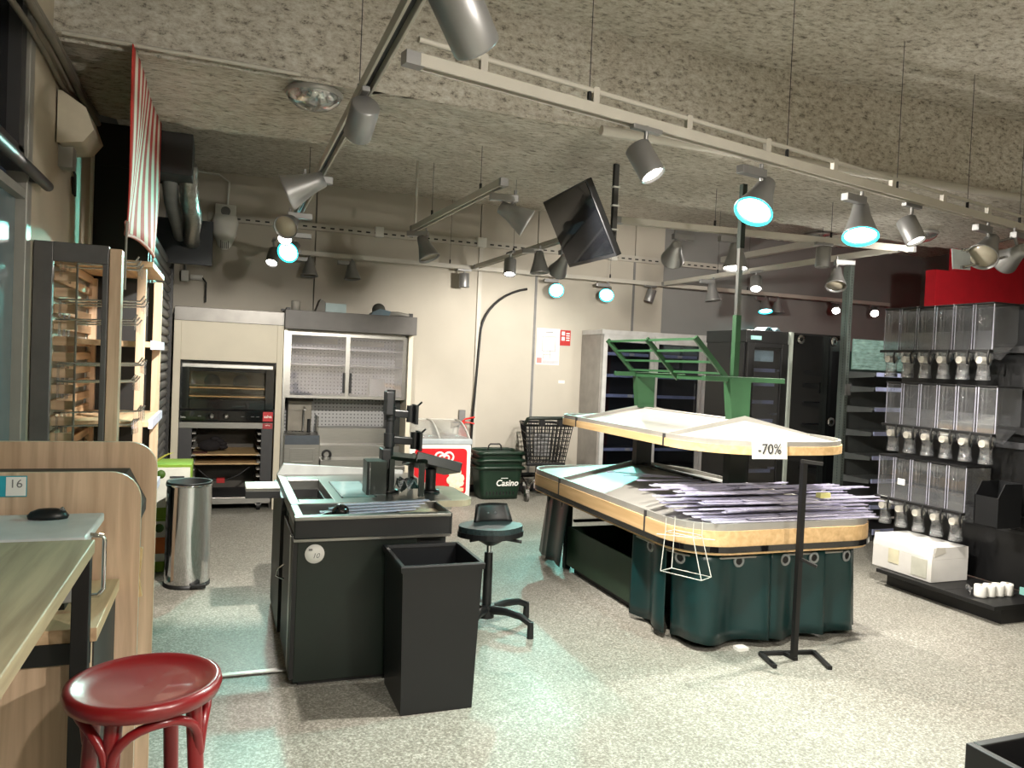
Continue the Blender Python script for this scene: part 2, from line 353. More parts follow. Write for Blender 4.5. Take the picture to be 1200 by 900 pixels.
# ------------------------------------------------------------------ roller shutter and services at left
rs = thing('roller_shutter', (-.52, 7.0, 0), 'grey ribbed roller shutter left of the oven', 'shutter')
for i in range(30):
    z = .04 + i * .083
    MB().prism([(0, 0), (.02, .008), (.03, .03), (.022, .06), (.004, .081), (-.012, .081), (-.012, 0)], 2.2, (-.52, 8.15, z), (1, 0, 0), (0, 0, 1), (0, -1, 0), True).build('slat', mat('shutter_grey', (82, 82, 80), .45, metal=.3), rs)
B(-.56, -.47, 8.15, 8.2, 0, 2.56).build('guide_rail', BLACK, rs); B(-.56, -.49, 5.9, 5.96, 0, 2.56).build('guide_rail', BLACK, rs)
tag(MB().box(-.94, -.24, 5.86, 6.25, 2.87, 3.16).box(-.94, -.5, 5.86, 5.9, 0, 2.87).build('shutter_housing', BLACK, bev=.006), 'black shutter box and panel behind the striped banner', 'housing')
tag(MB().tube([(-.40, 6.1, 3.0), (-.40, 6.2, 2.86), (-.40, 6.4, 2.78), (-.40, 7.7, 2.70)], .055, 14).build('insulated_pipe', MGREY), 'straight grey pipe under the black shutter box', 'pipe')
pp = []; rr_ = []
for i in range(60):
    t = i / 59; pp.append((-.28 + .02 * math.sin(t * 5), 6.1 + 1.6 * t, 2.76 - .10 * t + .24 * max(0, 1 - t * 6) ** 1.5)); rr_.append(.062 + .010 * (i % 2))
tag(MB().tube(pp, rr_, 14).build('flexible_duct', mat('foil', (150, 148, 142), .3, metal=.8, var=.2, scale=30, bump=.4)), 'crinkled foil flexible duct under the black shutter box', 'duct')
tag(B(-.62, -.12, 7.72, 7.78, 2.45, 2.86).build('access_panel', mat('dark_board', (26, 32, 38), .5), bev=.004), 'dark square board at the end of the foil duct', 'panel')
for k, (x, z) in enumerate(((-.82, 3.14), (-.80, 3.08), (-.83, 3.02))):
    pts = [(x, -1.0 + i * .35, z + .012 * math.sin(i * 1.7 + k)) for i in range(20)]
    tag(MB().tube(pts, .022 - .004 * k, 8).build('cable_conduit', mat('conduit_grey', (120, 114, 104), .6)), ['upper grey conduit under the ceiling on the side wall', 'middle grey conduit under the ceiling on the side wall', 'lowest thin conduit under the ceiling on the side wall'][k], 'conduit', 'conduits along the side wall')
sp_ = thing('wall_speaker', (-.75, 4.9, 2.7), 'cream wedge shaped wall speaker below the ceiling conduits', 'speaker')
MB().prism([(0, 0), (.12, .02), (.17, .09), (.13, .2), (.02, .27), (0, .27)], .34, (-.84, 4.6, 2.70), (1, 0, 0), (0, 0, 1), (0, 1, 0)).build('case', mat('cream_plastic', (190, 182, 164), .5), sp_, bev=.02, seg=3)
MB().box(-.85, -.78, 4.7, 4.8, 2.6, 2.72).build('bracket', STEELP, sp_)
MB().tube([(-.83, 4.86, 2.70), (-.80, 4.9, 2.6), (-.81, 4.98, 2.5), (-.83, 5.04, 2.52), (-.84, 5.06, 2.62)], .007, 6).build('cable', BLACK, sp_)
al = thing('alarm_siren', (-.02, 9.2, 2.8), 'pale wall mounted alarm unit with tapering grille on the rear wall', 'alarm')
MB().box(-.13, .09, 9.2, 9.34, 3.12, 3.30).build('base_plate', WHITE_P, al, bev=.01)
MB().cyl((-.02, 9.21, 3.22), (-.02, 9.17, 3.22), .05, n=20).build('dial', MGREY, al)
MB().lathe([(.03, 0), (.07, .04), (.12, .16), (.14, .3), (.12, .38), (.02, .4)], (-.02, 9.24, 2.80), 18, None, 1, .6).build('horn', WHITE_P, al)
for i in range(5): MB().box(-.065 + i * .02, -.057 + i * .02, 9.19, 9.205, 2.81, 2.9).build('grille_bar', MGREY, al)
MB().tube([(.0, 9.22, 3.3), (.01, 9.22, 3.55), (-.1, 9.22, 3.62), (-.55, 9.2, 3.64)], .012, 6).build('cable', WHITE_P, al)
# cable tray
ct = thing('cable_tray', (3.2, 9.3, 3.12), 'perforated metal cable tray running along the top of the rear wall', 'cable tray')
B(-.2, 6.7, 9.30, 9.345, 3.13, 3.21).build('rail', TRACK, ct); B(6.62, 6.70, 6.2, 9.30, 3.24, 3.32).build('rail', TRACK, ct)
sl = MB()
for i in range(64):
    x = -.12 + i * .105; sl.box(x, x + .05, 9.296, 9.301, 3.155, 3.172)
o = sl.build('slots', BLACK, ct); o['kind'] = 'stuff'
for x, r in ((1.72, .05), (3.02, .06), (4.9, .05)): B(x - r, x + r, 9.27, 9.35, 3.12, 3.24).build('junction_box', WHITE_P, ct, bev=.006)
B(3.0, 3.05, 9.31, 9.345, .1, 3.12).build('drop_channel', TRACK, ct)

# ------------------------------------------------------------------ striped banner
rows = []; uvs = []
for j in range(13):
    r = []
    for i in range(25):
        u = i / 24; v = j / 12; y = 4.40 + 1.45 * u * (1 - .02 * v); z = 3.2 - .90 * v - .02 * math.sin(u * 9) * v
        if v > .9: z += 0
        r.append(Vector((-.48 + .03 * u + .025 * math.sin(u * 7 + v * 2) * (.3 + v) - .03 * v, y, z)))
    rows.append(r)
bn = MB().surf(rows).build('cloth', M_STRIPE, None)
root = thing('striped_banner', (-.47, 5.1, 2.28), 'red and white striped cloth banner hanging from the ceiling', 'banner')
me = bn.data; uvl = me.uv_layers.new(name='uv')
for poly in me.polygons:
    for li in poly.loop_indices:
        vi = me.loops[li].vertex_index; uvl.data[li].uv = ((vi % 25) / 24, (vi // 25) / 12)
bn.location -= root.location; bn.parent = root
k = bn.modifiers.new('solid', 'SOLIDIFY'); k.thickness = .004
MB().tube([(rows[-1][i].x, rows[-1][i].y, rows[-1][i].z - .006) for i in range(0, 25, 2)], .011, 8).build('hem_rod', mat('hem_cloth', (196, 120, 108), .8), root)
for i in (0, 24): MB().tube([rows[-1][i], rows[-1][i] - Vector((0, 0, .35))], .006, 6).build('cord', mat('cord_grey', (140, 138, 130), .7), root)

# ------------------------------------------------------------------ slatted rack at left
rk = thing('display_rack', (-.65, 5.0, 0), 'oak slat display rack with grey end frame and wire hooks', 'rack')
ef = MB().box(-.845, -.765, 4.18, 4.22, 0, 2.14).box(-.765, -.53, 4.18, 4.22, 2.05, 2.14).box(-.555, -.53, 4.18, 4.22, 0, 2.05).build('end_frame', mat('frame_grey', (92, 90, 90), .45, metal=.3), rk, bev=.003)
B(-.528, -.475, 4.2, 4.29, 0, 2.13).build('post', M_OAKZ, rk, bev=.002)
B(-.46, -.415, 4.78, 4.83, 0, 2.1).build('post', M_OAKZ, rk, bev=.002)
B(-.445, -.395, 5.68, 5.74, 0, 2.1).build('post', M_OAKZ, rk, bev=.002)
B(-.835, -.79, 5.72, 5.78, 0, 2.1).build('post', M_OAKZ, rk, bev=.002)
for i in range(16): B(-.835, -.815, 4.26, 5.75, .82 + i * .083, .867 + i * .083).build('slat', M_OAKY, rk, bev=.002)
B(-.80, -.44, 5.77, 5.78, .3, 2.1).build('back_board', BLACK, rk)
for i in range(16): B(-.835, -.715, 4.52, 4.54, .82 + i * .083, .867 + i * .083).build('slat', M_OAKX, rk, bev=.002)
MB().tube([(-.712, 4.5, .3), (-.712, 4.5, 2.1)], .006, 6).build('upright_wire', STEELP, rk)
for x in (-.81, -.6): B(x - .012, x + .012, 5.78, 5.80, .3, 2.1).build('batten', M_OAKZ, rk)
for z in (2.12, 1.66, 1.2, .75):
    s_ = B(-.83, -.39, 4.88, 5.76, z, z + .032).build('shelf', M_OAKY, rk, bev=.002)
    if z < 2: MB().box(-.392, -.372, 4.9, 5.7, z - .012, z + .04).build('price_rail', mat('lilac_plastic', (200, 196, 214), .35), s_)
for zi, z in enumerate((2.08, 1.88, 1.78, 1.56, 1.47, 1.31, 1.24, 1.10, 1.04)):
    for j in range(3):
        y = 4.42 + j * .12; zz = z - .008 * j
        h = MB().tube([(-.79, y, zz), (-.44 + .03 * (zi % 2), y, zz + .015), (-.42 + .03 * (zi % 2), y, zz + .045)], .0045, 6).build('hook', CHROME, rk)
        MB().box(-.775, -.768, y - .018, y + .018, zz - .085, zz - .005).build('ticket_holder', PLAST, h)
        MB().box(-.43 + .03 * (zi % 2), -.423 + .03 * (zi % 2), y - .018, y + .018, zz - .035, zz + .035).build('ticket_holder', PLAST, h)

# ------------------------------------------------------------------ wooden stand, high table, printer, mouse, stool
st = thing('wooden_stand', (-.5, 3.15, 0), 'pale oak partition stand with two rounded boards behind the high table', 'stand')
def rboard(x1, top, y0, y1, r):
    P = [(-.84, 0.0), (x1, 0.0)] + [(x1 - r + r * math.cos(a * PI / 16), top - r + r * math.sin(a * PI / 16)) for a in range(9)] + [(-.84, top)]
    return MB().prism(P, y1 - y0, (0, y0, 0), (1, 0, 0), (0, 0, 1), (0, 1, 0))
rboard(-.255, 1.215, 2.995, 3.015, .10).build('board', M_OAKZ, st, bev=.002)
rboard(-.225, 1.29, 3.27, 3.295, .10).build('board', M_OAKZ, st, bev=.002)
B(-.84, -.80, 3.0, 3.27, .0, 1.28).build('cheek', M_OAKZ, st)
B(-.80, -.32, 3.016, 3.27, 1.12, 1.19).build('ledge', mat('dark_ledge', (66, 60, 54), .7), st)
MB().prism([(0, 0), (.06, -.12), (.06, -.16), (0, -.05)], .25, (-.32, 3.27, 1.19), (1, 0, 0), (0, 0, 1), (0, -1, 0)).build('nosing', DGREY, st)
B(-.29, -.275, 3.016, 3.27, 0, 1.05).build('side_panel', mat('pale_grey_side', (150, 152, 150), .6), st)
MB().bar((-.266, 3.1, .80), (-.258, 3.1, .92), .02, .012).bar((-.266, 3.1, .80), (-.256, 3.1, .74), .02, .012).build('door_pull', M_BEECH, st)
lb = thing('price_label', (-.72, 2.99, 1.1), 'teal and white price label on the oak board', 'label')
B(-.86, -.605, 2.989, 2.994, 1.135, 1.205).build('card', mat('teal_print', (40, 160, 178), .6), lb)
B(-.665, -.607, 2.9875, 2.989, 1.138, 1.202).build('price_field', PAPER, lb); text('lettering', '16', .04, MGREY, lb, (-.636, 2.987, 1.178), depth=.0005)
B(-.75, -.69, 2.9875, 2.989, 1.178, 1.19).build('print_line', PAPER, lb); B(-.76, -.70, 2.9875, 2.989, 1.15, 1.156).build('print_line', PAPER, lb)
ht = thing('high_table', (-.58, 1.7, 0), 'high oak topped table with black metal legs at lower left', 'table')
B(-.84, -.325, .9, 2.46, 1.06, 1.10).build('tabletop', M_TABLE, ht, bev=.003)
for x, y in ((-.35, 2.42), (-.82, 2.42), (-.35, .95), (-.82, .95)): B(x - .022, x + .022, y - .022, y + .022, 0, 1.06).build('leg', BLACK, ht, bev=.002)
B(-.84, -.34, 2.40, 2.44, 1.02, 1.06).build('apron', BLACK, ht)
ls = thing('low_counter', (-.58, 2.7, 0), 'lower oak counter with dark front under the printer', 'counter')
B(-.84, -.315, 2.47, 2.985, .80, .84).build('top', M_OAKY, ls, bev=.002)
B(-.84, -.33, 2.475, 2.50, 0, .80).build('front_panel', M_OAKZ, ls); B(-.36, -.325, 2.50, 2.98, 0, .8).build('side_panel', mat('dark_side', (46, 44, 42), .6), ls)
B(-.84, -.33, 2.466, 2.474, .74, .80).build('edge_band', BLACK, ls)
MB().lathe([(.001, 0), (.045, 0), (.045, .004), (.001, .004)], (-.62, 2.474, .50), 24, Matrix.Rotation(PI / 2, 3, 'X')).build('round_sticker', PAPER, ls)
pr = thing('printer', (-.62, 2.76, .84), 'white box printer with flat lid and chrome side handle on the low counter', 'printer')
B(-.84, -.40, 2.62, 2.95, .87, 1.05).build('body', mat('printer_grey', (150, 150, 150), .5), pr, bev=.008)
B(-.84, -.365, 2.58, 2.96, 1.05, 1.08).build('lid', mat('printer_white', (205, 206, 208), .35), pr, bev=.006)
B(-.8, -.43, 2.66, 2.93, .84, .87).build('foot', BLACK, pr)
MB().tube([(-.375, 2.66, 1.07), (-.33, 2.66, 1.065), (-.325, 2.66, 1.05), (-.325, 2.66, .9), (-.34, 2.66, .88), (-.37, 2.66, .88)], .007, 8).build('handle', CHROME, pr)
mo = thing('computer_mouse', (-.52, 2.85, 1.08), 'black computer mouse lying on the white printer lid', 'mouse')
MB().lathe([(.001, 0), (.034, 0), (.036, .010), (.030, .024), (.018, .032), (.001, .034)], (-.52, 2.88, 1.08), 20, None, 1.7, 1).build('shell', BPLAST, mo)
MB().cyl((-.485, 2.88, 1.105), (-.475, 2.88, 1.112), .008, n=10).build('scroll_wheel', MGREY, mo)
stl = thing('bar_stool', (-.165, 2.2, 0), 'red painted bentwood bar stool in the foreground', 'stool')
MB().lathe([(.001, .735), (.15, .735), (.185, .745), (.192, .765), (.188, .782), (.176, .786), (.165, .778), (.12, .768), (.001, .764)], (-.165, 2.2, 0), 48).build('seat', REDL, stl)
for k in range(4):
    a = PI / 4 + k * PI / 2 + .35; c, s = math.cos(a), math.sin(a)
    MB().tube([(-.165 + c * .135, 2.2 + s * .135, .74), (-.165 + c * .15, 2.2 + s * .15, .5), (-.165 + c * .185, 2.2 + s * .185, 0)], [.021, .020, .015], 12).build('leg', REDL, stl)
    a2 = a + PI / 2; c2, s2 = math.cos(a2), math.sin(a2); q = []
    for i in range(13):
        t = i / 12; x = (c * (1 - t) + c2 * t); y = (s * (1 - t) + s2 * t); n_ = math.hypot(x, y); rr = .155 - .0 * t; zz = .60 + .125 * math.sin(PI * t) ** .55
        q.append((-.165 + x / n_ * rr, 2.2 + y / n_ * rr, zz))
    MB().tube(q, .012, 10).build('bentwood_brace', REDL, stl)
MB().tube([(-.165 + .165 * math.cos(i * PI / 16), 2.2 + .165 * math.sin(i * PI / 16), .28) for i in range(32)], .011, 8, True).build('foot_ring', REDL, stl)

# ------------------------------------------------------------------ chrome bin and carton boxes
cb = thing('waste_bin', (-.19, 5.85, 0), 'polished chrome cylindrical waste bin beside the carton boxes', 'bin')
MB().lathe([(.148, .02), (.15, .03), (.15, .70), (.155, .705), (.155, .72), (.14, .72), (.14, .06)], (-.19, 5.85, 0), 40).build('body', CHROME, cb)
MB().lathe([(.001, .02), (.135, .02), (.138, .715), (.152, .722), (.15, .735), (.132, .73), (.12, .05), (.001, .05)], (-.19, 5.85, 0), 40).build('liner', BLACK, cb)
MB().lathe([(.155, 0), (.155, .025), (.001, .025)], (-.19, 5.85, 0), 40).build('base_ring', BLACK, cb)
B(-.16, -.06, 5.68, 5.72, .01, .035).build('pedal', BLACK, cb, bev=.004)
cg = mat('carton_green', (118, 150, 40), .7); cw = mat('carton_print', (206, 206, 196), .7)
for n_, (z0, z1, lab) in enumerate(((0, .40, 'lower lime green carton box behind the chrome bin'), (.402, .80, 'upper lime green and white carton box behind the chrome bin'))):
    bx = thing('carton_box', (-.33, 6.4, z0), lab, 'box', 'cartons by the shutter')
    B(-.46, -.19, 6.2, 6.55, z0, z1).build('box', cg, bx, bev=.003)
    B(-.455, -.20, 6.196, 6.2, z0 + .08, z1 - .02).build('printed_front', cw, bx)
    MB().lathe([(.001, 0), (.032, 0), (.032, .003), (.001, .003)], (-.40, 6.196, z1 - .07), 20, Matrix.Rotation(PI / 2, 3, 'X')).build('round_mark', mat('mark_green', (60, 90, 20), .6), bx)
    for q, wd in enumerate((.10, .13, .08)): B(-.34, -.34 + wd, 6.193, 6.196, z1 - .10 - q * .03, z1 - .085 - q * .03).build('print_line', DGREY, bx)
    if not n_: B(-.44, -.22, 6.192, 6.196, .14, .26).build('picture', mat('orange_print', (200, 110, 50), .6), bx)
pl = MB().surf([[Vector((-.47 + .012 * s, 6.15 + .0 * i, .80 + .1 * math.sin(i / 6 * 1.3) + .0)) + Vector((.15 * i / 6, 0, 0)) for s in (-1, 1)] for i in range(7)])
tag(pl.build('packing_strap', mat('yellow_strap', (150, 150, 60), .6), solid=.002), 'loose yellow green strap sticking up from the upper carton', 'strap')

# ------------------------------------------------------------------ oven tower
ov = thing('oven_tower', (.065, 8.9, 0), 'cream oven tower with glass oven door above an open tray rack', 'oven')
B(-.47, -.40, 8.5, 9.3, .0, 1.96).build('side_post', CREAM, ov, bev=.003); B(.535, .60, 8.5, 9.3, 0, 1.96).build('side_post', CREAM, ov, bev=.003)
B(-.40, .535, 8.505, 9.3, 1.56, 1.96).build('upper_panel', CREAM, ov, bev=.002)
B(-.47, .60, 8.49, 9.3, 1.96, 2.10).build('top_band', mat('band_steel', (112, 110, 106), .4, metal=.5), ov, bev=.003)
B(-.485, -.471, 8.6, 9.3, 0, 2.08).build('black_side', BLACK, ov)
B(-.40, .535, 8.56, 9.25, 1.50, 1.56).build('oven_shell', DGREY, ov); B(-.40, .535, 9.2, 9.3, .9, 1.56).build('oven_back', mat('oven_inside', (176, 164, 138), .5), ov)
B(-.40, .535, 8.56, 9.25, 1.0, 1.06).build('oven_floor', DGREY, ov)
od = MB().frame(-.40, .52, 1.06, 1.55, 8.49, 8.55, .09, .10, .10).build('oven_door', BLACKG, ov, bev=.004)
B(-.30, .42, 8.515, 8.525, 1.15, 1.46).build('door_glass', clear('oven_glass', (.9, .88, .84), .06), od)
B(-.385, .505, 8.455, 8.49, 1.485, 1.53).build('handle', STEEL, od, bev=.006)
for z in (1.18, 1.27): B(-.33, .45, 8.60, 9.15, z, z + .012).build('oven_tray', mat('tray_gold', (170, 140, 92), .4, metal=.5), ov)
for x in (-.1, .2): MB().lathe([(.085, 0), (.085, .01), (.02, .02), (.001, .02)], (x, 9.19, 1.32), 20, Matrix.Rotation(PI / 2, 3, 'X')).build('fan_cover', MGREY, ov)
cp = B(-.40, .52, 8.49, 8.56, .935, 1.045).build('control_panel', BLACKG, ov, bev=.003)
for x in (-.09, .05): MB().lathe([(.03, 0), (.03, .012), (.022, .03), (.001, .032)], (x, 8.49, .99), 20, Matrix.Rotation(PI / 2, 3, 'X')).build('knob', CHROME, cp)
for x in (-.22, .2, .3, .35): B(x, x + .03, 8.486, 8.49, .985, .99).build('marking', MGREY, cp)
rl = B(.415, .515, 8.483, 8.49, .94, 1.04).build('red_badge', mat('badge_red', (190, 24, 34), .5), cp); text('lettering', 'salva', .042, PAPER, rl, (.465, 8.482, .99), depth=.0005, bold=.001)
text('lettering', 'Salva', .025, PAPER, cp, (-.36, 8.487, .975), depth=.0005)
MB().box(-.40, .52, 8.49, 8.53, .86, .925).build('rack_top_bar', STEEL, ov, bev=.004)
rb = B(.415, .515, 8.484, 8.49, .862, .92).build('red_badge', mat('badge_dark_red', (150, 30, 36), .5), ov); text('lettering', 'salva', .026, PAPER, rb, (.465, 8.483, .9), depth=.0005)
for x0, x1 in ((-.40, -.27), (.405, .52)): B(x0, x1, 8.49, 8.56, .12, .86).build('rack_upright', DGREY, ov, bev=.004)
for i in range(9):
    z = .20 + i * .075
    B(-.27, -.235, 8.5, 9.2, z, z + .012).build('runner', STEELP, ov); B(.37, .405, 8.5, 9.2, z, z + .012).build('runner', STEELP, ov)
for z in (.575, .48): B(-.26, .395, 8.52, 9.15, z, z + .016).build('tray', mat('tray_tan', (186, 156, 112), .5), ov, bev=.003)
B(-.40, .52, 8.49, 8.55, .07, .14).build('bottom_bar', STEEL, ov, bev=.004); B(-.4, .52, 9.15, 9.25, .0, .9).build('rack_back', mat('rack_back_grey', (74, 70, 64), .6), ov)
B(-.4, .52, 8.56, 9.2, .12, .14).build('rack_floor', DGREY, ov)
for x in (-.33, .40): 
    c_ = MB().cyl((x - .02, 8.52, .045), (x + .02, 8.52, .045), .045, n=18).build('caster', BLACK, ov); MB().box(x - .03, x + .03, 8.49, 8.55, .055, .08).build('caster_fork', STEEL, c_)
MB().tube([(-.2, 8.6, .42), (-.1, 8.58, .33), (.05, 8.58, .30), (.2, 8.6, .36), (.3, 8.62, .44)], .008, 6).build('power_cord', BLACK, ov)
B(-.02, .06, 8.57, 8.62, .28, .33).build('red_plug', mat('plug_red', (170, 20, 24), .5), ov)
gl = thing('oven_glove', (-.1, 8.75, .591), 'dark oven glove lying on the tray inside the rack', 'glove')
MB().ball((-.10, 8.75, .655), .09, 14, 1.3, .8, .7).build('palm', mat('glove_cloth', (26, 22, 24), .9, bump=.3), gl)
for k, (dx, dz) in enumerate(((.10, .05), (.13, .02), (.135, -.015), (.05, .075))): MB().ball((-.1 + dx, 8.74, .655 + dz), .032, 10, 1.5, 1, .8).build('finger', MATS['glove_cloth'], gl)
B(-.26, -.12, 8.58, 8.7, .591, .60).build('cuff', mat('cuff_red', (70, 30, 26), .8), gl)

# ------------------------------------------------------------------ hood / servery unit
hd = thing('servery_unit', (1.3, 8.9, 0), 'stainless servery with dark canopy and glass fronted cupboard', 'servery')
B(.60, 2.01, 8.38, 9.3, 1.93, 2.13).build('canopy', mat('canopy_grey', (86, 83, 80), .5), hd, bev=.004)
B(1.95, 2.0, 8.5, 9.3, 0, 1.93).build('side_post', CREAM, hd, bev=.003); B(.605, .635, 8.5, 9.3, 0, 1.93).build('side_post', STEEL, hd)
B(.635, 1.95, 9.2, 9.3, .55, 1.93).build('back_panel', M_DOTS, hd)
cu1 = B(.635, 1.95, 8.62, 9.2, 1.20, 1.22).build('cupboard_floor', STEEL, hd)
B(.635, 1.95, 8.62, 9.2, 1.895, 1.93).build('cupboard_top', STEEL, hd)
for z in (1.55, 1.73): B(.65, 1.94, 8.75, 9.18, z, z + .015).build('cupboard_shelf', STEEL, hd)
B(.7, 1.25, 9.14, 9.19, 1.80, 1.86).build('strip_vent', CREAM, hd); B(1.4, 1.8, 9.14, 9.19, 1.79, 1.85).build('strip_vent', CREAM, hd)
for x0, x1, hx in ((.64, 1.31, 1.255), (1.27, 1.95, 1.325)):
    dd = MB().frame(x0, x1, 1.195, 1.905, 8.56 + (.02 if x0 > 1 else 0), 8.575 + (.02 if x0 > 1 else 0), .045, .03, .03).build('sliding_door', STEEL, hd)
    B(x0 + .045, x1 - .045, 8.566, 8.57, 1.225, 1.875).build('pane', clear('display_glass', (.93, .93, .97), .16, .04, .06), dd)  # the pane's milky colour stands in for pale lilac reflections
    B(hx - .012, hx + .012, 8.53, 8.556, 1.26, 1.48).build('handle', BLACK, dd, bev=.004)
B(1.6, 1.78, 8.9, 9.0, 1.22, 1.42).build('stored_tray', STEELP, hd)
B(.635, 1.95, 8.45, 9.2, .40, .46).build('worktop', STEEL, hd, bev=.004); B(.63, 1.95, 8.5, 9.2, .0, .40).build('base_cabinet', STEEL, hd, bev=.003)
B(1.02, 1.95, 8.95, 9.2, .46, .84).build('upstand', STEEL, hd, bev=.004); B(1.02, 1.95, 8.75, 9.0, .46, .66).build('step', STEEL, hd, bev=.004); B(1.02, 1.95, 8.47, 8.8, .46, .53).build('ledge', STEEL, hd, bev=.004)
sk = B(.635, 1.01, 8.46, 8.85, .46, .80).build('sink_unit', STEEL, hd, bev=.006)
MB().frame(.70, .96, .50, .66, 8.452, 8.462, .02).build('drawer_front', STEEL, sk); B(.645, 1.0, 8.45, 8.462, .70, .80).build('apron', mat('dark_steel', (90, 96, 104), .3, metal=.8), sk)
MB().lathe([(.12, .0), (.11, -.03), (.001, -.04)], (.80, 8.64, .806), 24).build('bowl', STEELP, sk); MB().lathe([(.13, 0), (.13, .006), (.115, .006), (.115, 0)], (.80, 8.64, .80), 28).build('bowl_rim', CHROME, sk)
MB().tube([(.86, 8.8, .80), (.86, 8.8, 1.02), (.86, 8.75, 1.08), (.86, 8.66, 1.06)], .012, 10).build('faucet', CHROME, sk); MB().cyl((.92, 8.78, .80), (.92, 8.78, .95), .018, n=12).build('tap_lever', BLACK, sk)
MB().frame(.66, .99, .80, 1.05, 8.84, 8.85, .004).box(.99, .995, 8.5, 8.85, .80, 1.0).build('splash_guard', PLAST, sk)
bxh = B(.70, .96, 8.9, 9.1, .80, 1.14).build('carton_dispenser', mat('soap_grey', (150, 144, 132), .6), hd, bev=.01); B(.69, .97, 8.89, 9.1, 1.14, 1.18).build('dispenser_lid', mat('soap_dark', (90, 84, 76), .6), bxh)
MB().lathe([(.055, 0), (.055, .02), (.03, .02), (.03, 0)], (1.12, 8.745, .56), 18, Matrix.Rotation(PI / 2, 3, 'X')).build('drain_plug', BLACK, hd)
B(1.84, 1.95, 8.8, 9.2, .75, 1.2).build('side_blind', mat('blind_dark', (34, 38, 36), .4), hd); MB().tube([(1.87, 8.78, 1.2), (1.84, 8.78, 1.0), (1.88, 8.78, .85)], .010, 6).build('hose', BLACK, hd)
tag(MB().lathe([(.001, 0), (.045, 0), (.05, .10), (.045, .11), (.001, .11)], (.72, 8.6, 2.13), 20).build('paper_cup', mat('cup_grey', (150, 146, 138), .7)), 'small pale cup standing on the canopy left end', 'cup')
tag(B(.62, .66, 8.5, 8.7, 2.13, 2.16).box(.58, .70, 8.7, 8.8, 2.13, 2.15).build('bracket_plate', BLACK), 'flat black bracket lying beside the cup on the canopy', 'bracket')
bt_ = thing('open_box', (1.08, 8.6, 2.13), 'grey open carton with pale blue front on the canopy', 'box')
MB().prism([(.92, 0), (1.02, 0), (1.02, .11), (.97, .14)], .25, (0, 8.5, 2.13), (1, 0, 0), (0, 0, 1), (0, 1, 0)).build('flap_side', mat('box_grey', (110, 108, 102), .7), bt_)
B(1.02, 1.24, 8.48, 8.75, 2.13, 2.23).build('front', mat('box_blue', (150, 170, 172), .5), bt_)
tag(MB().ball((1.62, 8.62, 2.20), .075, 18, 1, 1, 1).build('round_float', mat('ball_grey', (88, 88, 84), .7)), 'dark grey ball on top of the canopy', 'ball')
tag(MB().prism([(0, 0), (.2, 0), (.22, .05), (.1, .07), (.02, .03)], .18, (1.5, 8.42, 2.13), (1, 0, 0), (0, 0, 1), (0, 1, 0)).build('folded_bag', mat('bag_blue', (92, 116, 130), .5), bev=.01), 'pale blue folded bag in front of the grey ball', 'bag')
tg = thing('metal_tool', (1.82, 8.5, 2.13), 'long metal tool lying on the canopy right end', 'tool')
MB().tube([(1.70, 8.5, 2.15), (1.80, 8.46, 2.16), (1.93, 8.45, 2.145)], [.03, .025, .02], 10).build('shaft', STEELP, tg); MB().box(1.93, 1.97, 8.43, 8.47, 2.13, 2.17).build('head', BLACK, tg)
wsck = thing('wall_socket', (-.42, 9.3, 2.2), 'white socket box with plug and cable on the rear wall above the oven', 'socket')
B(-.46, -.38, 9.27, 9.345, 2.42, 2.54).build('box', WHITE_P, wsck, bev=.006); MB().cyl((-.36, 9.28, 2.47), (-.24, 9.26, 2.47), .03, n=12).build('plug', WHITE_P, wsck)
MB().tube([(-.24, 9.26, 2.47), (-.2, 9.26, 2.42), (-.2, 9.26, 2.2)], .01, 6).build('cable', BLACK, wsck); MB().tube([(-.42, 9.31, 2.54), (-.42, 9.31, 3.1)], .014, 8).build('riser_conduit', MGREY, wsck)

# ------------------------------------------------------------------ freezer chest
fz = thing('ice_cream_freezer', (2.37, 8.85, 0), 'white ice cream chest freezer with red front panel and sloping glass lid', 'freezer')
B(2.0, 2.74, 8.5, 9.22, .07, .70).build('cabinet', WHITE_P, fz, bev=.012, seg=3)
B(1.99, 2.75, 8.49, 9.23, .70, .765).build('rim', mat('rim_grey', (160, 168, 172), .4), fz, bev=.012, seg=3)
prof = [(8.53 + .64 * t, .765 + .175 * math.sin(min(1, t * 1.35) * PI / 2)) for t in [i / 10 for i in range(11)]]
for x0, x1 in ((2.03, 2.36), (2.37, 2.71)):
    MB().surf([[Vector((x, y, z)) for x in (x0, x1)] for y, z in prof]).build('lid_glass', clear('lid_glass', (.96, .97, .95), .10, .05, .12), fz, solid=.006)
for x in (2.015, 2.365, 2.725): MB().tube([(x, y, z) for y, z in prof], .012, 8).build('lid_frame', mat('rim_grey2', (176, 176, 172), .4), fz)
B(2.0, 2.74, 9.14, 9.22, .765, .945).build('rear_housing', WHITE_P, fz, bev=.01)
B(2.1, 2.64, 8.56, 9.1, .60, .62).build('inner_floor', CREAM, fz)
rp_ = MB().prism(rrect(2.07, 2.69, .12, .655, .05), .006, (0, 8.499, 0), (1, 0, 0), (0, 0, 1)).build('front_panel', mat('panel_red', (196, 20, 30), .4, var=.04), fz)
def heart(cx, cz, s, th, nm):
    P = []
    for i in range(41):
        t = 2 * PI * i / 40; x = 16 * math.sin(t) ** 3; z = 13 * math.cos(t) - 5 * math.cos(2 * t) - 2 * math.cos(3 * t) - math.cos(4 * t)
        if i in (20,): continue
        P.append((cx + x * s / 17, 8.491, cz + z * s / 17))
    return MB().tube(P, th, 6).build(nm, PAPER, rp_)
heart(2.415, .53, .115, .013, 'heart_outline'); heart(2.415, .535, .06, .011, 'heart_outline')
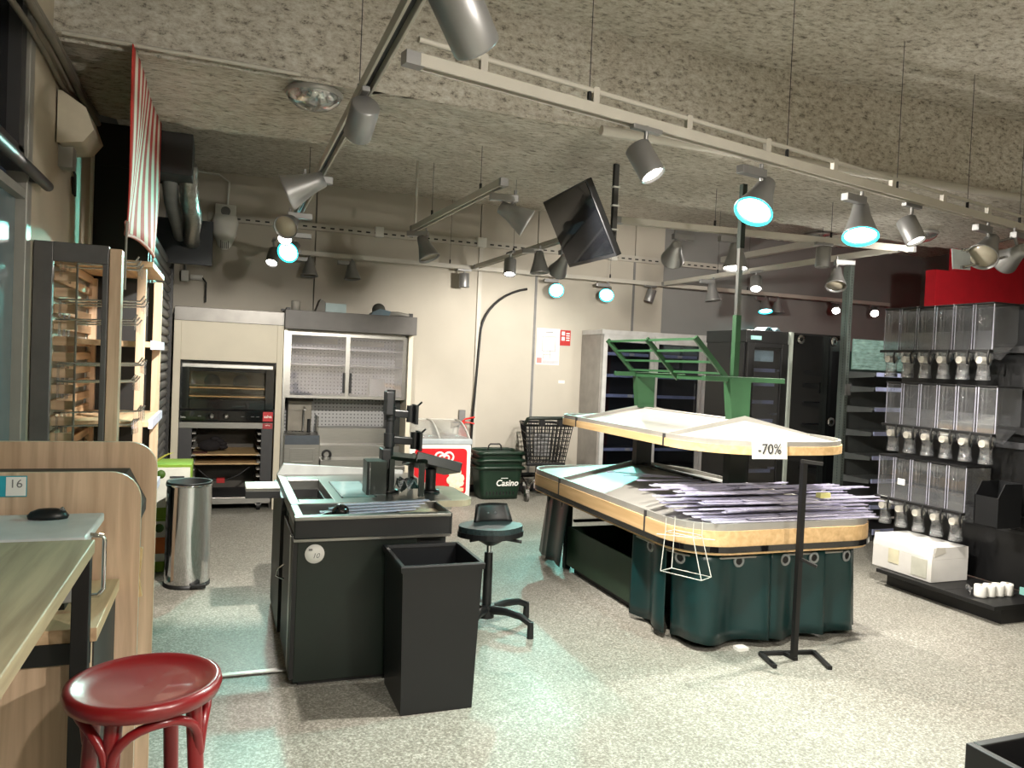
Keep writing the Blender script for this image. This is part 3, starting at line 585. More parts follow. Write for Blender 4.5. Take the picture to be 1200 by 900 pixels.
for i, (x, z, r) in enumerate(((2.52, .36, .045), (2.58, .38, .05), (2.50, .29, .05), (2.56, .30, .055), (2.62, .31, .05), (2.53, .23, .045), (2.59, .24, .045), (2.55, .34, .04), (2.63, .25, .035))):
    MB().ball((x, 8.492, z), r, 12, 1, .06, 1).build('popcorn_print', mat('popcorn_cream', (226, 214, 190), .7, var=.15, scale=30), rp_)
B(2.55, 2.66, 8.488, 8.492, .16, .20).build('caption_strip', mat('cap_cream', (220, 200, 160), .6), rp_); B(2.46, 2.6, 8.489, 8.493, .165, .19).build('dark_print', mat('dark_print', (60, 20, 18), .6), rp_)
B(2.555, 2.62, 8.4905, 8.492, .44, .446).build('print_line', mat('pink_print', (226, 130, 130), .6), rp_); B(2.565, 2.61, 8.4905, 8.492, .455, .461).build('print_line', MATS['pink_print'], rp_)
for x in (2.06, 2.68): MB().cyl((x - .02, 8.58, .035), (x + .02, 8.58, .035), .035, n=14).build('caster', MGREY, fz)
B(2.04, 2.12, 8.489, 8.5, .675, .685).build('red_mark', MATS['panel_red'], fz)
ex = thing('fire_extinguisher', (2.86, 9.26, .65), 'red fire extinguisher with black horn on the wall behind the freezer', 'extinguisher')
MB().lathe([(.001, .45), (.05, .45), (.055, .46), (.055, .80), (.04, .85), (.018, .87), (.018, .9), (.001, .9)], (2.86, 9.25, 0), 20).build('cylinder', mat('ext_red', (200, 28, 20), .3), ex)
MB().tube([(2.84, 9.24, .90), (2.88, 9.24, .94), (3.0, 9.22, .97)], .012, 8).tube([(2.86, 9.24, .90), (2.93, 9.23, .90), (3.0, 9.22, .885)], .010, 8).build('lever', MATS['ext_red'], ex)
MB().cyl((2.80, 9.2, .88), (2.66, 9.15, .88), .022, .055, n=16).build('horn', BPLAST, ex); B(2.82, 2.90, 9.30, 9.345, .6, 1.05).build('wall_bracket', MGREY, ex)
# arched black pole
P = [(2.97, 9.30, 0), (3.0, 9.30, 1.0), (3.05, 9.30, 2.0)]
for i in range(1, 11):
    t = i / 10 * PI / 2 * .86; P.append((3.05 + .75 * (1 - math.cos(t)) * 1.05, 9.30, 2.0 + .64 * math.sin(t) / math.sin(PI / 2 * .86)))
tag(MB().tube(P, .016, 10).lathe([(.001, 0), (.03, 0), (.03, .02), (.001, .03)], (2.97, 9.30, 0), 20).build('arched_pole', BLACK), 'thin black arched pole standing against the rear wall', 'pole')
# wall notices
po = thing('evacuation_plan', (4.02, 9.345, 1.66), 'white floor plan poster on the rear wall', 'poster')
B(3.85, 4.18, 9.34, 9.349, 1.67, 2.15).build('sheet', PAPER, po)
for a in ((3.93, 4.12, 2.04, 2.046), (3.93, 4.12, 1.85, 1.856), (3.93, 3.936, 1.85, 2.04), (4.114, 4.12, 1.85, 2.04), (3.95, 4.05, 1.80, 1.806), (3.95, 3.956, 1.75, 1.85), (4.045, 4.05, 1.75, 1.85), (3.97, 4.08, 2.095, 2.105)):
    B(a[0], a[1], 9.338, 9.34, a[2], a[3]).build('plan_line', MGREY, po)
B(3.86, 3.93, 9.338, 9.34, 1.69, 1.76).build('legend_block', mat('pale_red', (214, 140, 136), .7), po); B(3.94, 4.17, 9.338, 9.34, 1.685, 1.73).build('legend_block', mat('pale_grey_print', (190, 190, 196), .7), po)
fs = thing('fire_notice', (4.26, 9.345, 1.93), 'small red fire notice beside the floor plan', 'sign')
B(4.185, 4.335, 9.34, 9.349, 1.935, 2.14).build('plate', mat('notice_red', (178, 40, 38), .6), fs)
B(4.205, 4.25, 9.338, 9.34, 2.07, 2.12).build('pictogram', PAPER, fs); B(4.205, 4.25, 9.338, 9.34, 2.0, 2.05).build('pictogram', PAPER, fs)
for i, z in enumerate((2.09, 2.06, 2.03, 2.0)): B(4.27, 4.32, 9.338, 9.34, z, z + .014).build('print_line', PAPER, fs)
tag(B(4.19, 4.28, 9.346, 9.3495, 1.43, 1.47).build('tape_patch', PAPER), 'scrap of white tape on the rear wall below the notices', 'tape')

# ------------------------------------------------------------------ basket stack and cart
BG = mat('basket_green', (14, 40, 26), .4)
def basket(z, lab, front):
    o = thing('shopping_basket', (3.23, 8.95, z), lab, 'basket', 'shopping baskets stacked by the rear wall')
    rows = []
    for t, ins in ((0, .05), (.06, .045), (.34, .012), (.40, 0)):
        rows.append([Vector((x, y, z + t)) for x, y in rrect(2.94 + ins, 3.52 - ins, 8.75 + ins * .7, 9.17 - ins * .7, .07, 5)])
    b = MB().surf(rows, True, True); b.add([Vector((x, y, z + .003)) for x, y in rrect(2.99, 3.47, 8.785, 9.135, .06, 5)], [tuple(range(23, -1, -1))])
    b.build('body', BG, o, solid=.006)
    rim = [(x, y, z + .40 + .022 * math.cos((x - 3.23) * 9) - (.03 if y < 8.9 and abs(x - 3.23) < .18 else 0)) for x, y in rrect(2.93, 3.53, 8.74, 9.18, .08, 8)]
    MB().tube(rim, .022, 8, True).build('rim', BG, o)
    if front:
        text('lettering', 'Casino', .105, PAPER, o, (3.30, 8.762, z + .20), depth=.001, shear=.2, bold=.002)
        B(3.22, 3.31, 8.760, 8.764, z + .258, z + .266).build('print_line', PAPER, o)
        for i in range(9): B(3.04 + i * .043, 3.055 + i * .043, 8.768, 8.775, z + .06, z + .10).build('slot', BLACK, o)
    return o
basket(.0, 'bottom dark green plastic shopping basket with white lettering', True); basket(.09, 'middle dark green shopping basket in the nested stack', False)
tb = basket(.18, 'topmost dark green shopping basket with raised handle in the stack', False)
MB().tube([(3.10, 8.95, .58), (3.11, 8.95, .64), (3.13, 8.95, .66), (3.25, 8.95, .66), (3.27, 8.95, .64), (3.28, 8.95, .58)], .010, 8).build('handle', BLACK, tb)
tag(MB().tube([(3.06, 9.30, .22), (4.4, 9.30, .22)], .03, 10).build('bumper_rail', BLACK), 'black bumper rail low on the rear wall behind the baskets', 'rail')
ca = thing('shopping_cart', (3.74, 8.8, 0), 'black net shopping cart with dark green handle by the rear wall', 'cart')
bk = MB(); T0, T1, zb, zt = (3.50, 3.99), (3.43, 4.06), .45, .93
def lerp(a, b, t): return a + (b - a) * t
for face, (ya, yb) in enumerate(((8.62, 8.56), (9.05, 9.12))):
    for i in range(13):
        t = i / 12; k0 = .15 * face; bk.tube([(lerp(T0[0] + k0, T0[1] - .02 * face, t), ya, zb), (lerp(T1[0] + k0, T1[1] - .02 * face, t), yb, zt)], .006, 5)
    for j in range(11):
        t = j / 10; bk.tube([(lerp(T0[0], T1[0], t) + .15 * face, lerp(ya, yb, t), lerp(zb, zt, t)), (lerp(T0[1], T1[1], t) - .02 * face, lerp(ya, yb, t), lerp(zb, zt, t))], .006, 5)
for k in (0, 1):
    for i in range(1, 10):
        t = i / 10; bk.tube([(T0[k] + (.15 * t if k == 0 else -.02 * t), lerp(8.62, 9.05, t), zb), (T1[k] + (.15 * t if k == 0 else -.02 * t), lerp(8.56, 9.12, t), zt)], .006, 5)
    for j in range(0, 11, 2):
        t = j / 10; bk.tube([(lerp(T0[k], T1[k], t), lerp(8.62, 8.56, t), lerp(zb, zt, t)), (lerp(T0[k], T1[k], t) + (.15 if k == 0 else -.02), lerp(9.05, 9.12, t), lerp(zb, zt, t))], .006, 5)
for i in range(11):
    t = i / 10; bk.tube([(lerp(T0[0], T0[1], t), 8.62, zb), (lerp(T0[0] + .15, T0[1] - .02, t), 9.05, zb)], .006, 5)
bk.build('basket_net', BPLAST, ca)
MB().tube([(3.43, 8.56, .93), (4.06, 8.56, .93), (4.04, 9.12, .93), (3.58, 9.12, .93)], .016, 8, True).build('basket_rim', BPLAST, ca)
MB().box(3.49, 4.0, 8.60, 8.64, .43, .47).build('lower_rim', BPLAST, ca, bev=.01)
MB().tube([(3.42, 8.55, .95), (3.43, 8.5, 1.01), (3.46, 8.49, 1.02), (4.04, 8.49, 1.03), (4.07, 8.5, 1.02), (4.08, 8.55, .95)], .022, 10).build('handle', DGREEN, ca)
for x in (3.62, 3.86): B(x - .03, x + .03, 8.48, 8.54, .93, 1.04).build('handle_clip', BPLAST, ca, bev=.006)
MB().box(3.6, 3.8, 8.66, 8.68, .55, .82).build('child_seat_flap', mat('flap_grey', (150, 150, 150), .6), ca)
for x in (3.56, 3.93):
    MB().tube([(x + .1 * (1 if x < 3.7 else -1), 8.7, .45), (x + .08 * (1 if x < 3.7 else -1), 8.68, .25), (x, 8.66, .20), (x - .05 * (1 if x < 3.7 else -1), 8.6, .13)], .017, 8).build('leg', CHROME, ca)
MB().tube([(3.53, 8.62, .17), (3.68, 9.2, .19), (3.9, 9.2, .19), (3.96, 8.62, .17)], .016, 8).build('lower_frame', CHROME, ca)
for x, y in ((3.50, 8.6), (3.97, 8.6), (3.68, 9.15), (3.9, 9.15)):
    wv = MB().cyl((x - .016, y, .055), (x + .016, y, .055), .055, n=18).build('caster', mat('wheel_grey', (96, 94, 90), .6), ca); MB().box(x - .024, x + .024, y - .02, y + .02, .06, .15).build('caster_fork', CHROME, wv)

# ------------------------------------------------------------------ upright fridges
RAIL = mat('price_rail_blue', (176, 184, 224), .3); FIN = mat('fridge_interior', (44, 46, 52), .5); FSIL = mat('fridge_silver', (190, 190, 188), .4, metal=.1)
fg = thing('display_fridge', (5.6, 9.0, 0), 'silver multi door upright display fridge against the rear wall', 'fridge')
B(4.50, 4.54, 8.76, 9.33, 0, 2.088).build('side_panel', mat('fridge_side', (138, 134, 128), .5), fg, bev=.003); B(6.74, 6.78, 8.76, 9.33, 0, 2.088).build('side_panel', MATS['fridge_side'], fg)
B(4.5, 6.78, 8.74, 9.33, 2.09, 2.15).build('top', FSIL, fg, bev=.003); B(4.54, 6.74, 9.27, 9.33, .1, 2.09).build('back_panel', FIN, fg); B(4.54, 6.74, 8.76, 9.3, 0, .35).build('plinth', DGREY, fg)
for z in (.60, 1.03, 1.30, 1.56, 1.84):
    for x0, x1 in ((4.56, 5.25), (5.29, 6.0), (6.04, 6.73)):
        s_ = B(x0, x1, 8.86, 9.27, z, z + .015).build('shelf', FIN, fg); B(x0, x1, 8.845, 8.86, z - .012, z + .028).build('price_rail', RAIL, s_)
        if (z * 10 + x0) % 1 > .45: B(x0 + .40, x0 + .47, 8.840, 8.845, z - .01, z + .026).build('price_ticket', PAPER, s_)
for k, (x0, x1) in enumerate(((4.52, 5.26), (5.27, 6.01), (6.02, 6.76))):
    d_ = MB().frame(x0, x1, .30, 2.09, 8.72, 8.755, .055, .09, .06).build('door', FSIL, fg, bev=.004); B(x0 + .055, x1 - .055, 8.735, 8.741, .36, 2.0).build('pane', DGLASS, d_)
    B(x1 - .07, x1 - .045, 8.68, 8.72, .9, 1.5).build('handle', FSIL, d_, bev=.006)
    B(x0 + .06, x1 - .06, 8.88, 8.9, 2.0, 2.06).build('light_strip', WHITE_P, fg)
B(6.05, 6.7, 9.24, 9.27, 1.55, 2.0).build('pale_backing', mat('pale_backing', (120, 122, 128), .5), fg); B(5.5, 5.98, 9.24, 9.27, 1.7, 2.0).build('pale_backing', MATS['pale_backing'], fg); B(4.56, 4.9, 9.24, 9.27, .4, 2.0).build('red_backing', mat('red_backing', (70, 22, 26), .5), fg)
bf = thing('black_fridge', (5.68, 7.0, 0), 'tall black glass fronted fridge between the island and the grey shelving', 'fridge')
B(5.06, 5.10, 6.63, 7.28, .285, 1.988).build('side_panel', BLACK, bf); B(6.26, 6.30, 6.63, 7.28, .285, 1.988).build('side_panel', BLACK, bf); B(5.06, 6.3, 6.6, 7.3, 1.99, 2.12).build('top', BLACK, bf, bev=.004)
B(5.10, 6.26, 7.24, 7.3, 0, 2.0).build('back_panel', FIN, bf); B(5.06, 6.3, 6.62, 7.28, 0, .28).build('plinth', BLACK, bf)
for z in (.62, .95, 1.16, 1.36, 1.55, 1.70):
    s_ = B(5.12, 5.6, 6.75, 7.22, z, z + .015).build('shelf', FIN, bf); B(5.14, 5.56, 6.735, 6.75, z - .012, z + .026).build('price_rail', RAIL, s_)
d_ = MB().frame(5.08, 5.60, .28, 1.99, 6.585, 6.62, .085, .05, .06).build('door', BLACK, bf, bev=.004); B(5.165, 5.515, 6.6, 6.606, .34, 1.94).build('pane', DGLASS, d_)
B(5.19, 5.5, 6.70, 6.72, 1.80, 1.92).build('light_strip', mat('pale_cyan', (190, 214, 214), .4), bf); B(5.12, 5.24, 6.58, 6.6, 2.02, 2.06).build('badge', mat('badge_teal', (150, 200, 196), .5), bf)
B(5.2, 5.5, 6.7, 7.2, .30, .36).build('base_tray', MATS['pale_cyan'], bf)
B(5.60, 5.635, 6.56, 6.62, .05, 2.12).build('edge_trim', mat('trim_pale', (150, 158, 150), .4), bf)
gp = B(5.64, 6.29, 6.575, 6.60, .25, 2.1).build('glass_panel', mat('black_glass', (9, 10, 12), .06, coat=.6), bf, bev=.003)
for x, z in ((5.74, 2.05), (6.19, 2.05), (6.20, 1.18)):
    MB().lathe([(.022, 0), (.045, 0), (.05, .008), (.045, .016), (.022, .016)], (x, 6.575, z), 22, Matrix.Rotation(PI / 2, 3, 'X')).build('clamp_ring', CHROME, gp)
MB().tube([(6.21 + .07 * math.cos(a * PI / 8), 6.56, .42 + .07 * math.sin(a * PI / 8)) for a in range(2, 15)], .022, 8).build('hook', WHITE_P, gp)
for i, z in enumerate((1.7, 1.5, 1.22, .9, .62)): B(5.70 + .2 * (i % 2), 6.0 + .2 * (i % 2), 6.9, 6.95, z, z + .02).build('inner_rail', RAIL, bf)
cl_ = MB().surf([[Vector((5.36 + .045 * i, 6.7 + .06 * j, 2.122 + .05 * abs(math.sin(i * 2.1 + j)) * (1 if 0 < i < 5 else .2))) for i in range(6)] for j in range(5)])
tag(cl_.build('plastic_bag', clear('bag_film', (.6, .9, .95), .2, .2, .3), solid=.004), 'crumpled blue plastic film lying on the black fridge', 'bag')

# ------------------------------------------------------------------ grey gondola shelving behind the dispensers
SHG = mat('shelf_grey', (104, 108, 108), .45, metal=.2)
gd = thing('gondola_shelving', (6.9, 6.35, 0), 'grey metal gondola shelving with tall perforated upright behind the dispensers', 'shelving')
up_ = B(6.20, 6.25, 6.40, 6.50, 0, 2.86).build('upright', mat('upright_grey', (112, 122, 118), .4, metal=.4), gd, bev=.002)
ho = MB()
for i in range(90): ho.box(6.222, 6.228, 6.398, 6.4005, .2 + i * .029, .215 + i * .029); ho.box(6.1985, 6.2005, 6.44, 6.446, .2 + i * .029, .215 + i * .029)
o = ho.build('perforations', BLACK, up_); o['kind'] = 'stuff'
B(7.55, 7.6, 6.40, 6.50, 0, 2.2).build('upright', MATS['upright_grey'], gd)
B(6.25, 7.55, 6.42, 6.46, .15, 1.95).build('back_panel', mat('back_grey', (74, 78, 78), .5), gd)
for z in (.35, .62, .86, 1.11, 1.36, 1.57, 1.72):
    s_ = B(6.26, 7.54, 6.06, 6.42, z - .02, z).build('shelf', SHG, gd)
    MB().prism([(6.06, -.035), (6.42, -.06), (6.42, .012), (6.06, .006)], .006, (6.252, 0, z), (0, 1, 0), (0, 0, 1)).build('bracket', SHG, s_)
    B(6.28, 7.52, 6.045, 6.06, z - .03, z + .012).build('price_rail', RAIL, s_)
bs = B(6.25, 7.55, 6.0, 6.42, .09, .13).build('base_shelf', DGREY, gd, bev=.003); B(6.27, 7.53, 5.985, 6.0, .07, .125).build('price_rail', RAIL, bs)
B(6.30, 6.36, 5.983, 5.986, .075, .12).build('price_ticket', PAPER, bs)
for x in (6.26, 6.9, 7.5): B(x, x + .04, 6.02, 6.45, 0, .09).build('foot', SHG, gd)
B(6.25, 7.55, 6.36, 6.375, 1.76, 2.08).build('header_panel', clear('teal_acrylic', (.62, .86, .82), .1, .2, .4, (.6, .9, .85)), gd)
B(6.195, 6.26, 6.37, 6.39, 1.48, 1.60).build('upright_clip', MGREY, gd)

# ------------------------------------------------------------------ bulk dispensers
bw = thing('dispenser_fixture', (5.68, 4.2, 0), 'black metal dispenser fixture standing behind the clear bins', 'fixture')
B(5.60, 5.66, 2.4, 5.12, .137, 2.27).build('back_panel', mat('fixture_black', (16, 16, 17), .4), bw, bev=.003)
for z in (1.90, 1.295, .64): B(5.52, 5.6, 3.9, 5.1, z, z + .05).build('hanging_bar', BLACK, bw)
B(5.28, 5.6, 2.9, 3.72, .20, .235).build('lower_shelf', BLACK, bw); B(5.265, 5.28, 2.9, 3.72, .20, .25).build('price_rail', mat('teal_rail', (120, 170, 164), .3), bw)
B(5.585, 5.60, 2.4, 5.1, 1.18, 1.23).build('cross_rail', DGREY, bw); B(5.585, 5.60, 2.4, 5.1, .55, .575).build('cross_rail', DGREY, bw)
MB().box(5.0, 5.58, 3.70, 4.72, .105, .135).build('base_deck', BLACK, bw, bev=.003); B(5.10, 5.58, 3.72, 4.70, 0, .105).build('plinth', BLACK, bw)
for y in (3.9, 4.1, 4.3): B(5.02, 5.56, y, y + .004, .135, .137).build('deck_joint', DGREY, bw)
DW = .163
def dispenser():
    o = thing('bulk_dispenser', (0, 0, 0), 'x', 'dispenser', 'clear bulk food dispensers')
    y0, y1 = -DW / 2 + .004, DW / 2 - .004
    P = [(0, .10), (.02, .04), (.09, .02), (.26, .16), (.26, .44), (0, .44)]; th = .004
    hop = MB().prism([(a, b) for a, b in P], y1 - y0, (0, y1, 0), (1, 0, 0), (0, 0, 1), (0, -1, 0)).build('hopper', PLAST, o, bev=.014, seg=3)
    MB().box(-.004, -.001, y0 + .012, y1 - .012, .10, .24).build('front_rib', PLAST, hop); MB().box(-.004, 0, -.005, .005, .12, .43).build('front_rib', PLAST, hop)
    MB().tube([(-.006, -.045, .36), (-.006, -.02, .33), (-.006, .02, .33), (-.006, .045, .38)], .003, 6).build('paper_tab', PLAST, hop); MB().cyl((.03, y0 + .02, .11), (.03, y0 + .02, .43), .008, n=10).build('inner_column', PLAST, hop); MB().cyl((.03, y1 - .02, .11), (.03, y1 - .02, .43), .008, n=10).build('inner_column', PLAST, hop)
    [MB().cyl((.004, y_, .10), (.004, y_, .44), .0035, n=8).build('edge_highlight', STRIPW, hop) for y_ in (y0 + .004, y1 - .004)]; B(-.005, .265, y0 - .002, y1 + .002, .44, .452).build('lid', BLACK, o, bev=.003)  # milky strips on the hopper's vertical edges are painted-in highlights
    B(-.035, .01, y0 - .003, y1 + .003, .075, .098).build('collar', BLACK, o, bev=.003)
    MB().tube([(-.035, y0 - .002, .09), (-.045, y0 - .002, .05), (-.04, y0 - .002, .0), (-.025, y0 + .006, -.01)], .009, 6).build('lever', BLACK, o)
    MB().lathe([(.062, .08), (.064, .03), (.05, 0), (.04, -.03), (.044, -.06), (.048, -.13), (.042, -.13), (.036, -.06)], (.02, 0, 0), 14).build('valve_housing', PLAST, o)
    MB().cyl((-.03, 0, .02), (.05, 0, .02), .028, n=12).build('rotor', mat('rotor_cream', (196, 190, 176), .5), o)
    MB().lathe([(.05, -.13), (.05, -.10), (.046, -.10), (.046, -.13)], (.02, 0, 0), 14).build('spout', PLAST, o)
    return o
proto = dispenser(); first = True
rowsd = ((1.815, 6, 4.05, 'top'), (1.195, 6, 3.99, 'middle'), (.575, 5, 4.20, 'bottom'))
for zb, n, ya, rn in rowsd:
    for k in range(n):
        y = ya + (n - 1 - k + .5) * DW * 1.035
        if first: o = proto; first = False
        else: o = copy_tree(proto)
        o.location = (5.30, y, zb)
        side = 'near the grey shelving' if k < n // 2 else 'towards the right edge'
        o['label'] = '%s clear bulk dispenser from the left in the %s row' % (ORD[k], rn)
        if (rn, k) in (('bottom', 1), ('bottom', 0), ('middle', 3)):
            B(5.293, 5.297, y - .035, y + .035, zb + .22 - (.17 if (rn, k) != ('bottom', 1) else 0), zb + .27 - (.17 if (rn, k) != ('bottom', 1) else 0)).build('label_sticker', PAPER, o)
for k, (y0, y1, z0, x0, lab) in enumerate(((3.90, 4.08, .62, 5.24, 'open black scoop box hanging beside the bottom dispensers'), (3.42, 3.62, .78, 5.38, 'second black scoop box hanging at the right edge'))):
    o = thing('scoop_box', ((x0 + .1), (y0 + y1) / 2, z0), lab, 'box', 'black scoop boxes')
    MB().prism([(0, 0), (.24, 0), (.24, .32), (.06, .32), (0, .22)], .006, (x0, y0, z0), (1, 0, 0), (0, 0, 1)).build('side', BPLAST, o); MB().prism([(0, 0), (.24, 0), (.24, .32), (.06, .32), (0, .22)], .006, (x0, y1, z0), (1, 0, 0), (0, 0, 1)).build('side', BPLAST, o)
    B(x0, x0 + .006, y0, y1, z0, z0 + .22).build('front', BPLAST, o); B(x0, x0 + .24, y0, y1, z0, z0 + .006).build('bottom', BPLAST, o); B(x0 + .234, x0 + .25, y0, y1, z0, z0 + .32).build('back', BPLAST, o)
wbx = thing('white_carton', (5.3, 4.5, .137), 'long white cardboard box with torn tape on the black base deck', 'box')
B(5.06, 5.44, 4.26, 4.82, .137, .31).build('box', mat('white_card', (214, 212, 208), .75, var=.04), wbx, bev=.003)
MB().prism([(5.06, .31), (5.44, .31), (5.435, .40), (5.075, .40)], .56, (0, 4.26, 0), (1, 0, 0), (0, 0, 1), (0, 1, 0)).build('raised_top', MATS['white_card'], wbx, bev=.003)
B(5.056, 5.06, 4.30, 4.44, .16, .30).build('shipping_label', mat('label_grey', (190, 190, 178), .7), wbx); B(5.056, 5.06, 4.56, 4.66, .2, .31).build('shipping_label', mat('label_cream', (214, 208, 180), .7), wbx)
MB().prism([(5.08, .33), (5.20, .36), (5.19, .40), (5.10, .402)], .12, (0, 4.258, 0), (1, 0, 0), (0, 0, 1), (0, 1, 0)).build('tape', mat('tape_clear', (196, 192, 182), .3), wbx)
for k in range(4):
    o = thing('paper_roll', (5.12 + k * .083, 3.90 - k * .004, .137), '%s small white paper roll from the left on the base deck' % ORD[k], 'roll', 'paper rolls on the base deck')
    MB().lathe([(.012, 0), (.04, 0), (.042, .01), (.042, .075), (.04, .085), (.012, .085)], (5.12 + k * .083, 3.90 - k * .004, .137), 22).build('paper', PAPER, o)
    MB().lathe([(.010, .0), (.012, .0), (.012, .086), (.009, .086)], (5.12 + k * .083, 3.90 - k * .004, .137), 14).build('core', mat('core_card', (150, 130, 100), .8), o)
tag(MB().surf([[Vector((5.06 + .012 * i, 3.93 + .015 * j, .14 + .07 * abs(math.sin(i + j * 1.3)))) for i in range(3)] for j in range(4)]).build('torn_wrapper', PLAST, solid=.002), 'torn clear wrapper beside the paper rolls', 'wrapper')
cbx = thing('black_crate', (2.5, 1.72, .42), 'corner of a black crate at the lower right edge of the photo', 'crate')
MB().box(2.27, 2.30, 1.45, 1.75, 0, .5).box(2.30, 2.9, 1.72, 1.75, 0, .5).box(2.30, 2.9, 1.45, 1.48, 0, .5).box(2.87, 2.9, 1.48, 1.72, 0, .5).build('walls', BLACK, cbx, bev=.004); B(2.3, 2.87, 1.48, 1.72, 0, .03).build('bottom', BLACK, cbx)

# ------------------------------------------------------------------ promotional island
isl = thing('produce_island', (3.28, 5.0, 0), 'two tier produce display island with oak fascia and dark green vinyl skirts', 'display island')
RX = 3.22
METAL = mat('tray_metal', (158, 156, 150), .42, metal=.25, var=.08, scale=5)
def tier(x0, x1, y0, y1, r, ze, zr, rim, wood, nm, ya, yb, rf):
    ox = []
    for (cx, cy, rr, a) in ((x1 - rf, y0 + rf, rf, -PI / 2), (x1 - r, y1 - r, r, 0), (x0 + r, y1 - r, r, PI / 2), (x0 + rf, y0 + rf, rf, PI)):
        for i in range(11):
            t = a + PI / 2 * i / 10; ox.append((cx + rr * math.cos(t), cy + rr * math.sin(t)))
    n = len(ox)
    out = []; 
    for (x, y) in ox:
        out.append((x, y, min(max(y, ya), yb)))
    # deck rising to the ridge, split in three trays by position along the island
    def part(sel, name):
        rows = [[], []]
        m = MB()
        for i in range(n):
            a_, b_ = ox[i], ox[(i + 1) % n]; ym = (a_[1] + b_[1]) / 2
            if sel(ym, a_, b_):
                ra, rb = min(max(a_[1], ya), yb), min(max(b_[1], ya), yb)
                m.add([(a_[0], a_[1], ze - .03), (b_[0], b_[1], ze - .03), (RX, rb, zr), (RX, ra, zr)] if abs(ra - rb) > 1e-4 else [(a_[0], a_[1], ze - .03), (b_[0], b_[1], ze - .03), (RX, ra, zr)], [(0, 1, 2, 3)] if abs(ra - rb) > 1e-4 else [(0, 1, 2)])
        return m.build(name, METAL, isl, solid=.008)
    # insert breaks at ya and yb on the long sides
    pts = []
    for i in range(n):
        a_, b_ = ox[i], ox[(i + 1) % n]; pts.append(a_)
        cuts = [yc for yc in (ya, yb) if (a_[1] - yc) * (b_[1] - yc) < -1e-9]
        cuts.sort(key=lambda yc: abs(yc - a_[1]))
        for yc in cuts:
            t = (yc - a_[1]) / (b_[1] - a_[1]); pts.append((a_[0] + (b_[0] - a_[0]) * t, yc))
    ox[:] = pts; n = len(ox)
    part(lambda ym, a_, b_: ym < ya, 'tray'); part(lambda ym, a_, b_: ya <= ym <= yb and a_[0] < RX, 'tray'); part(lambda ym, a_, b_: ya <= ym <= yb and a_[0] > RX, 'tray'); part(lambda ym, a_, b_: ym > yb, 'tray')
    def band(sel, d0, d1, z0, z1, name, m_, bev=0):
        mb = MB()
        cx, cy = (x0 + x1) / 2, (y0 + y1) / 2
        seg = []
        for i in range(n):
            a_, b_ = ox[i], ox[(i + 1) % n]; ym = (a_[1] + b_[1]) / 2
            if not sel(ym, a_, b_): continue
            def nrm(q, k):
                p_, s_ = Vector(ox[(k - 1) % n]), Vector(ox[(k + 1) % n]); t = (s_ - p_); t.normalize(); return Vector((t.y, -t.x))
            na, nb = nrm(a_, i), nrm(b_, (i + 1) % n)
            A0, A1 = Vector(a_) + na * d0, Vector(a_) + na * d1; B0, B1 = Vector(b_) + nb * d0, Vector(b_) + nb * d1
            mb.add([(A0.x, A0.y, z0), (A1.x, A1.y, z0), (B1.x, B1.y, z0), (B0.x, B0.y, z0), (A0.x, A0.y, z1), (A1.x, A1.y, z1), (B1.x, B1.y, z1), (B0.x, B0.y, z1)], [(0, 3, 2, 1), (4, 5, 6, 7), (1, 2, 6, 5), (3, 0, 4, 7)])
        return mb.build(name, m_, isl)
    g = .006
    for sel in (lambda ym, a_, b_: ym < ya, lambda ym, a_, b_: ya < ym < yb and a_[0] < RX, lambda ym, a_, b_: ya < ym < yb and a_[0] > RX, lambda ym, a_, b_: ym > yb):
        band(sel, -.012, .004, ze - rim, ze, 'tray_rim', METAL); band(sel, -.02, .012, ze - rim - wood, ze - rim, 'fascia', M_BEECH)
    for yc in (ya, yb):
        for xs in (x0 - .014, x1 + .002): B(xs, xs + .012, yc - .009, yc + .009, ze - rim - wood, ze - .004).build('joint_cover', DGREY, isl)
    # raised end walls of the middle tray
    for yc in (ya, yb):
        for xe in (x0 + .02, x1 - .02): MB().add([(xe, yc, ze - .03), (xe, yc, ze), (RX, yc, zr + .035), (RX, yc, zr)], [(0, 1, 2, 3)]).build('tray_divider', METAL, isl, solid=.004)
    return ox, band
LOX, lband = tier(2.53, 4.02, 3.72, 6.22, .26, .775, .885, .042, .092, 'lower', 4.2, 5.52, .30)
UOX, uband = tier(2.62, 3.78, 3.66, 5.82, .16, 1.265, 1.345, .03, .05, 'upper', 4.17, 5.45, .42)
lband(lambda *a: True, -.03, .02, .607, .642, 'bumper_band', BLACKG); lband(lambda *a: True, -.03, .004, .590, .607, 'lower_lip', M_BEECH)
B(2.70, 3.86, 4.0, 5.95, .56, .60).build('under_frame', DGREEN, isl)
B(RX - .02, RX + .02, 4.25, 5.5, .86, .90).build('ridge_rail', BLACK, isl)
B(RX - .02, RX + .02, 4.25, 5.5, 1.33, 1.355).build('ridge_rail', METAL, isl)
for y in (4.25, 5.46):
    MB().box(RX - .07, RX + .07, y - .035, y + .035, .885, 1.235).build('post', DGREEN, isl, bev=.003)
    pg_ = MB().prism([(-.07, 1.35), (.07, 1.35), (.07, 1.62), (-.10, 1.62), (-.09, 1.52)], .07, (RX, y + .035, 0), (1, 0, 0), (0, 0, 1)).build('post', GREEN, isl, bev=.003)
    B(RX - .28, RX + .36, y - .02, y + .02, 1.60, 1.635).build('cross_arm', GREEN, isl, bev=.003)
B(RX - .05, RX + .05, 4.2, 4.3, 1.34, 1.352).build('post_plate', WHITE_P, isl)
B(RX - .10, RX - .07, 4.25, 5.46, 1.60, 1.63).build('long_rail', GREEN, isl)
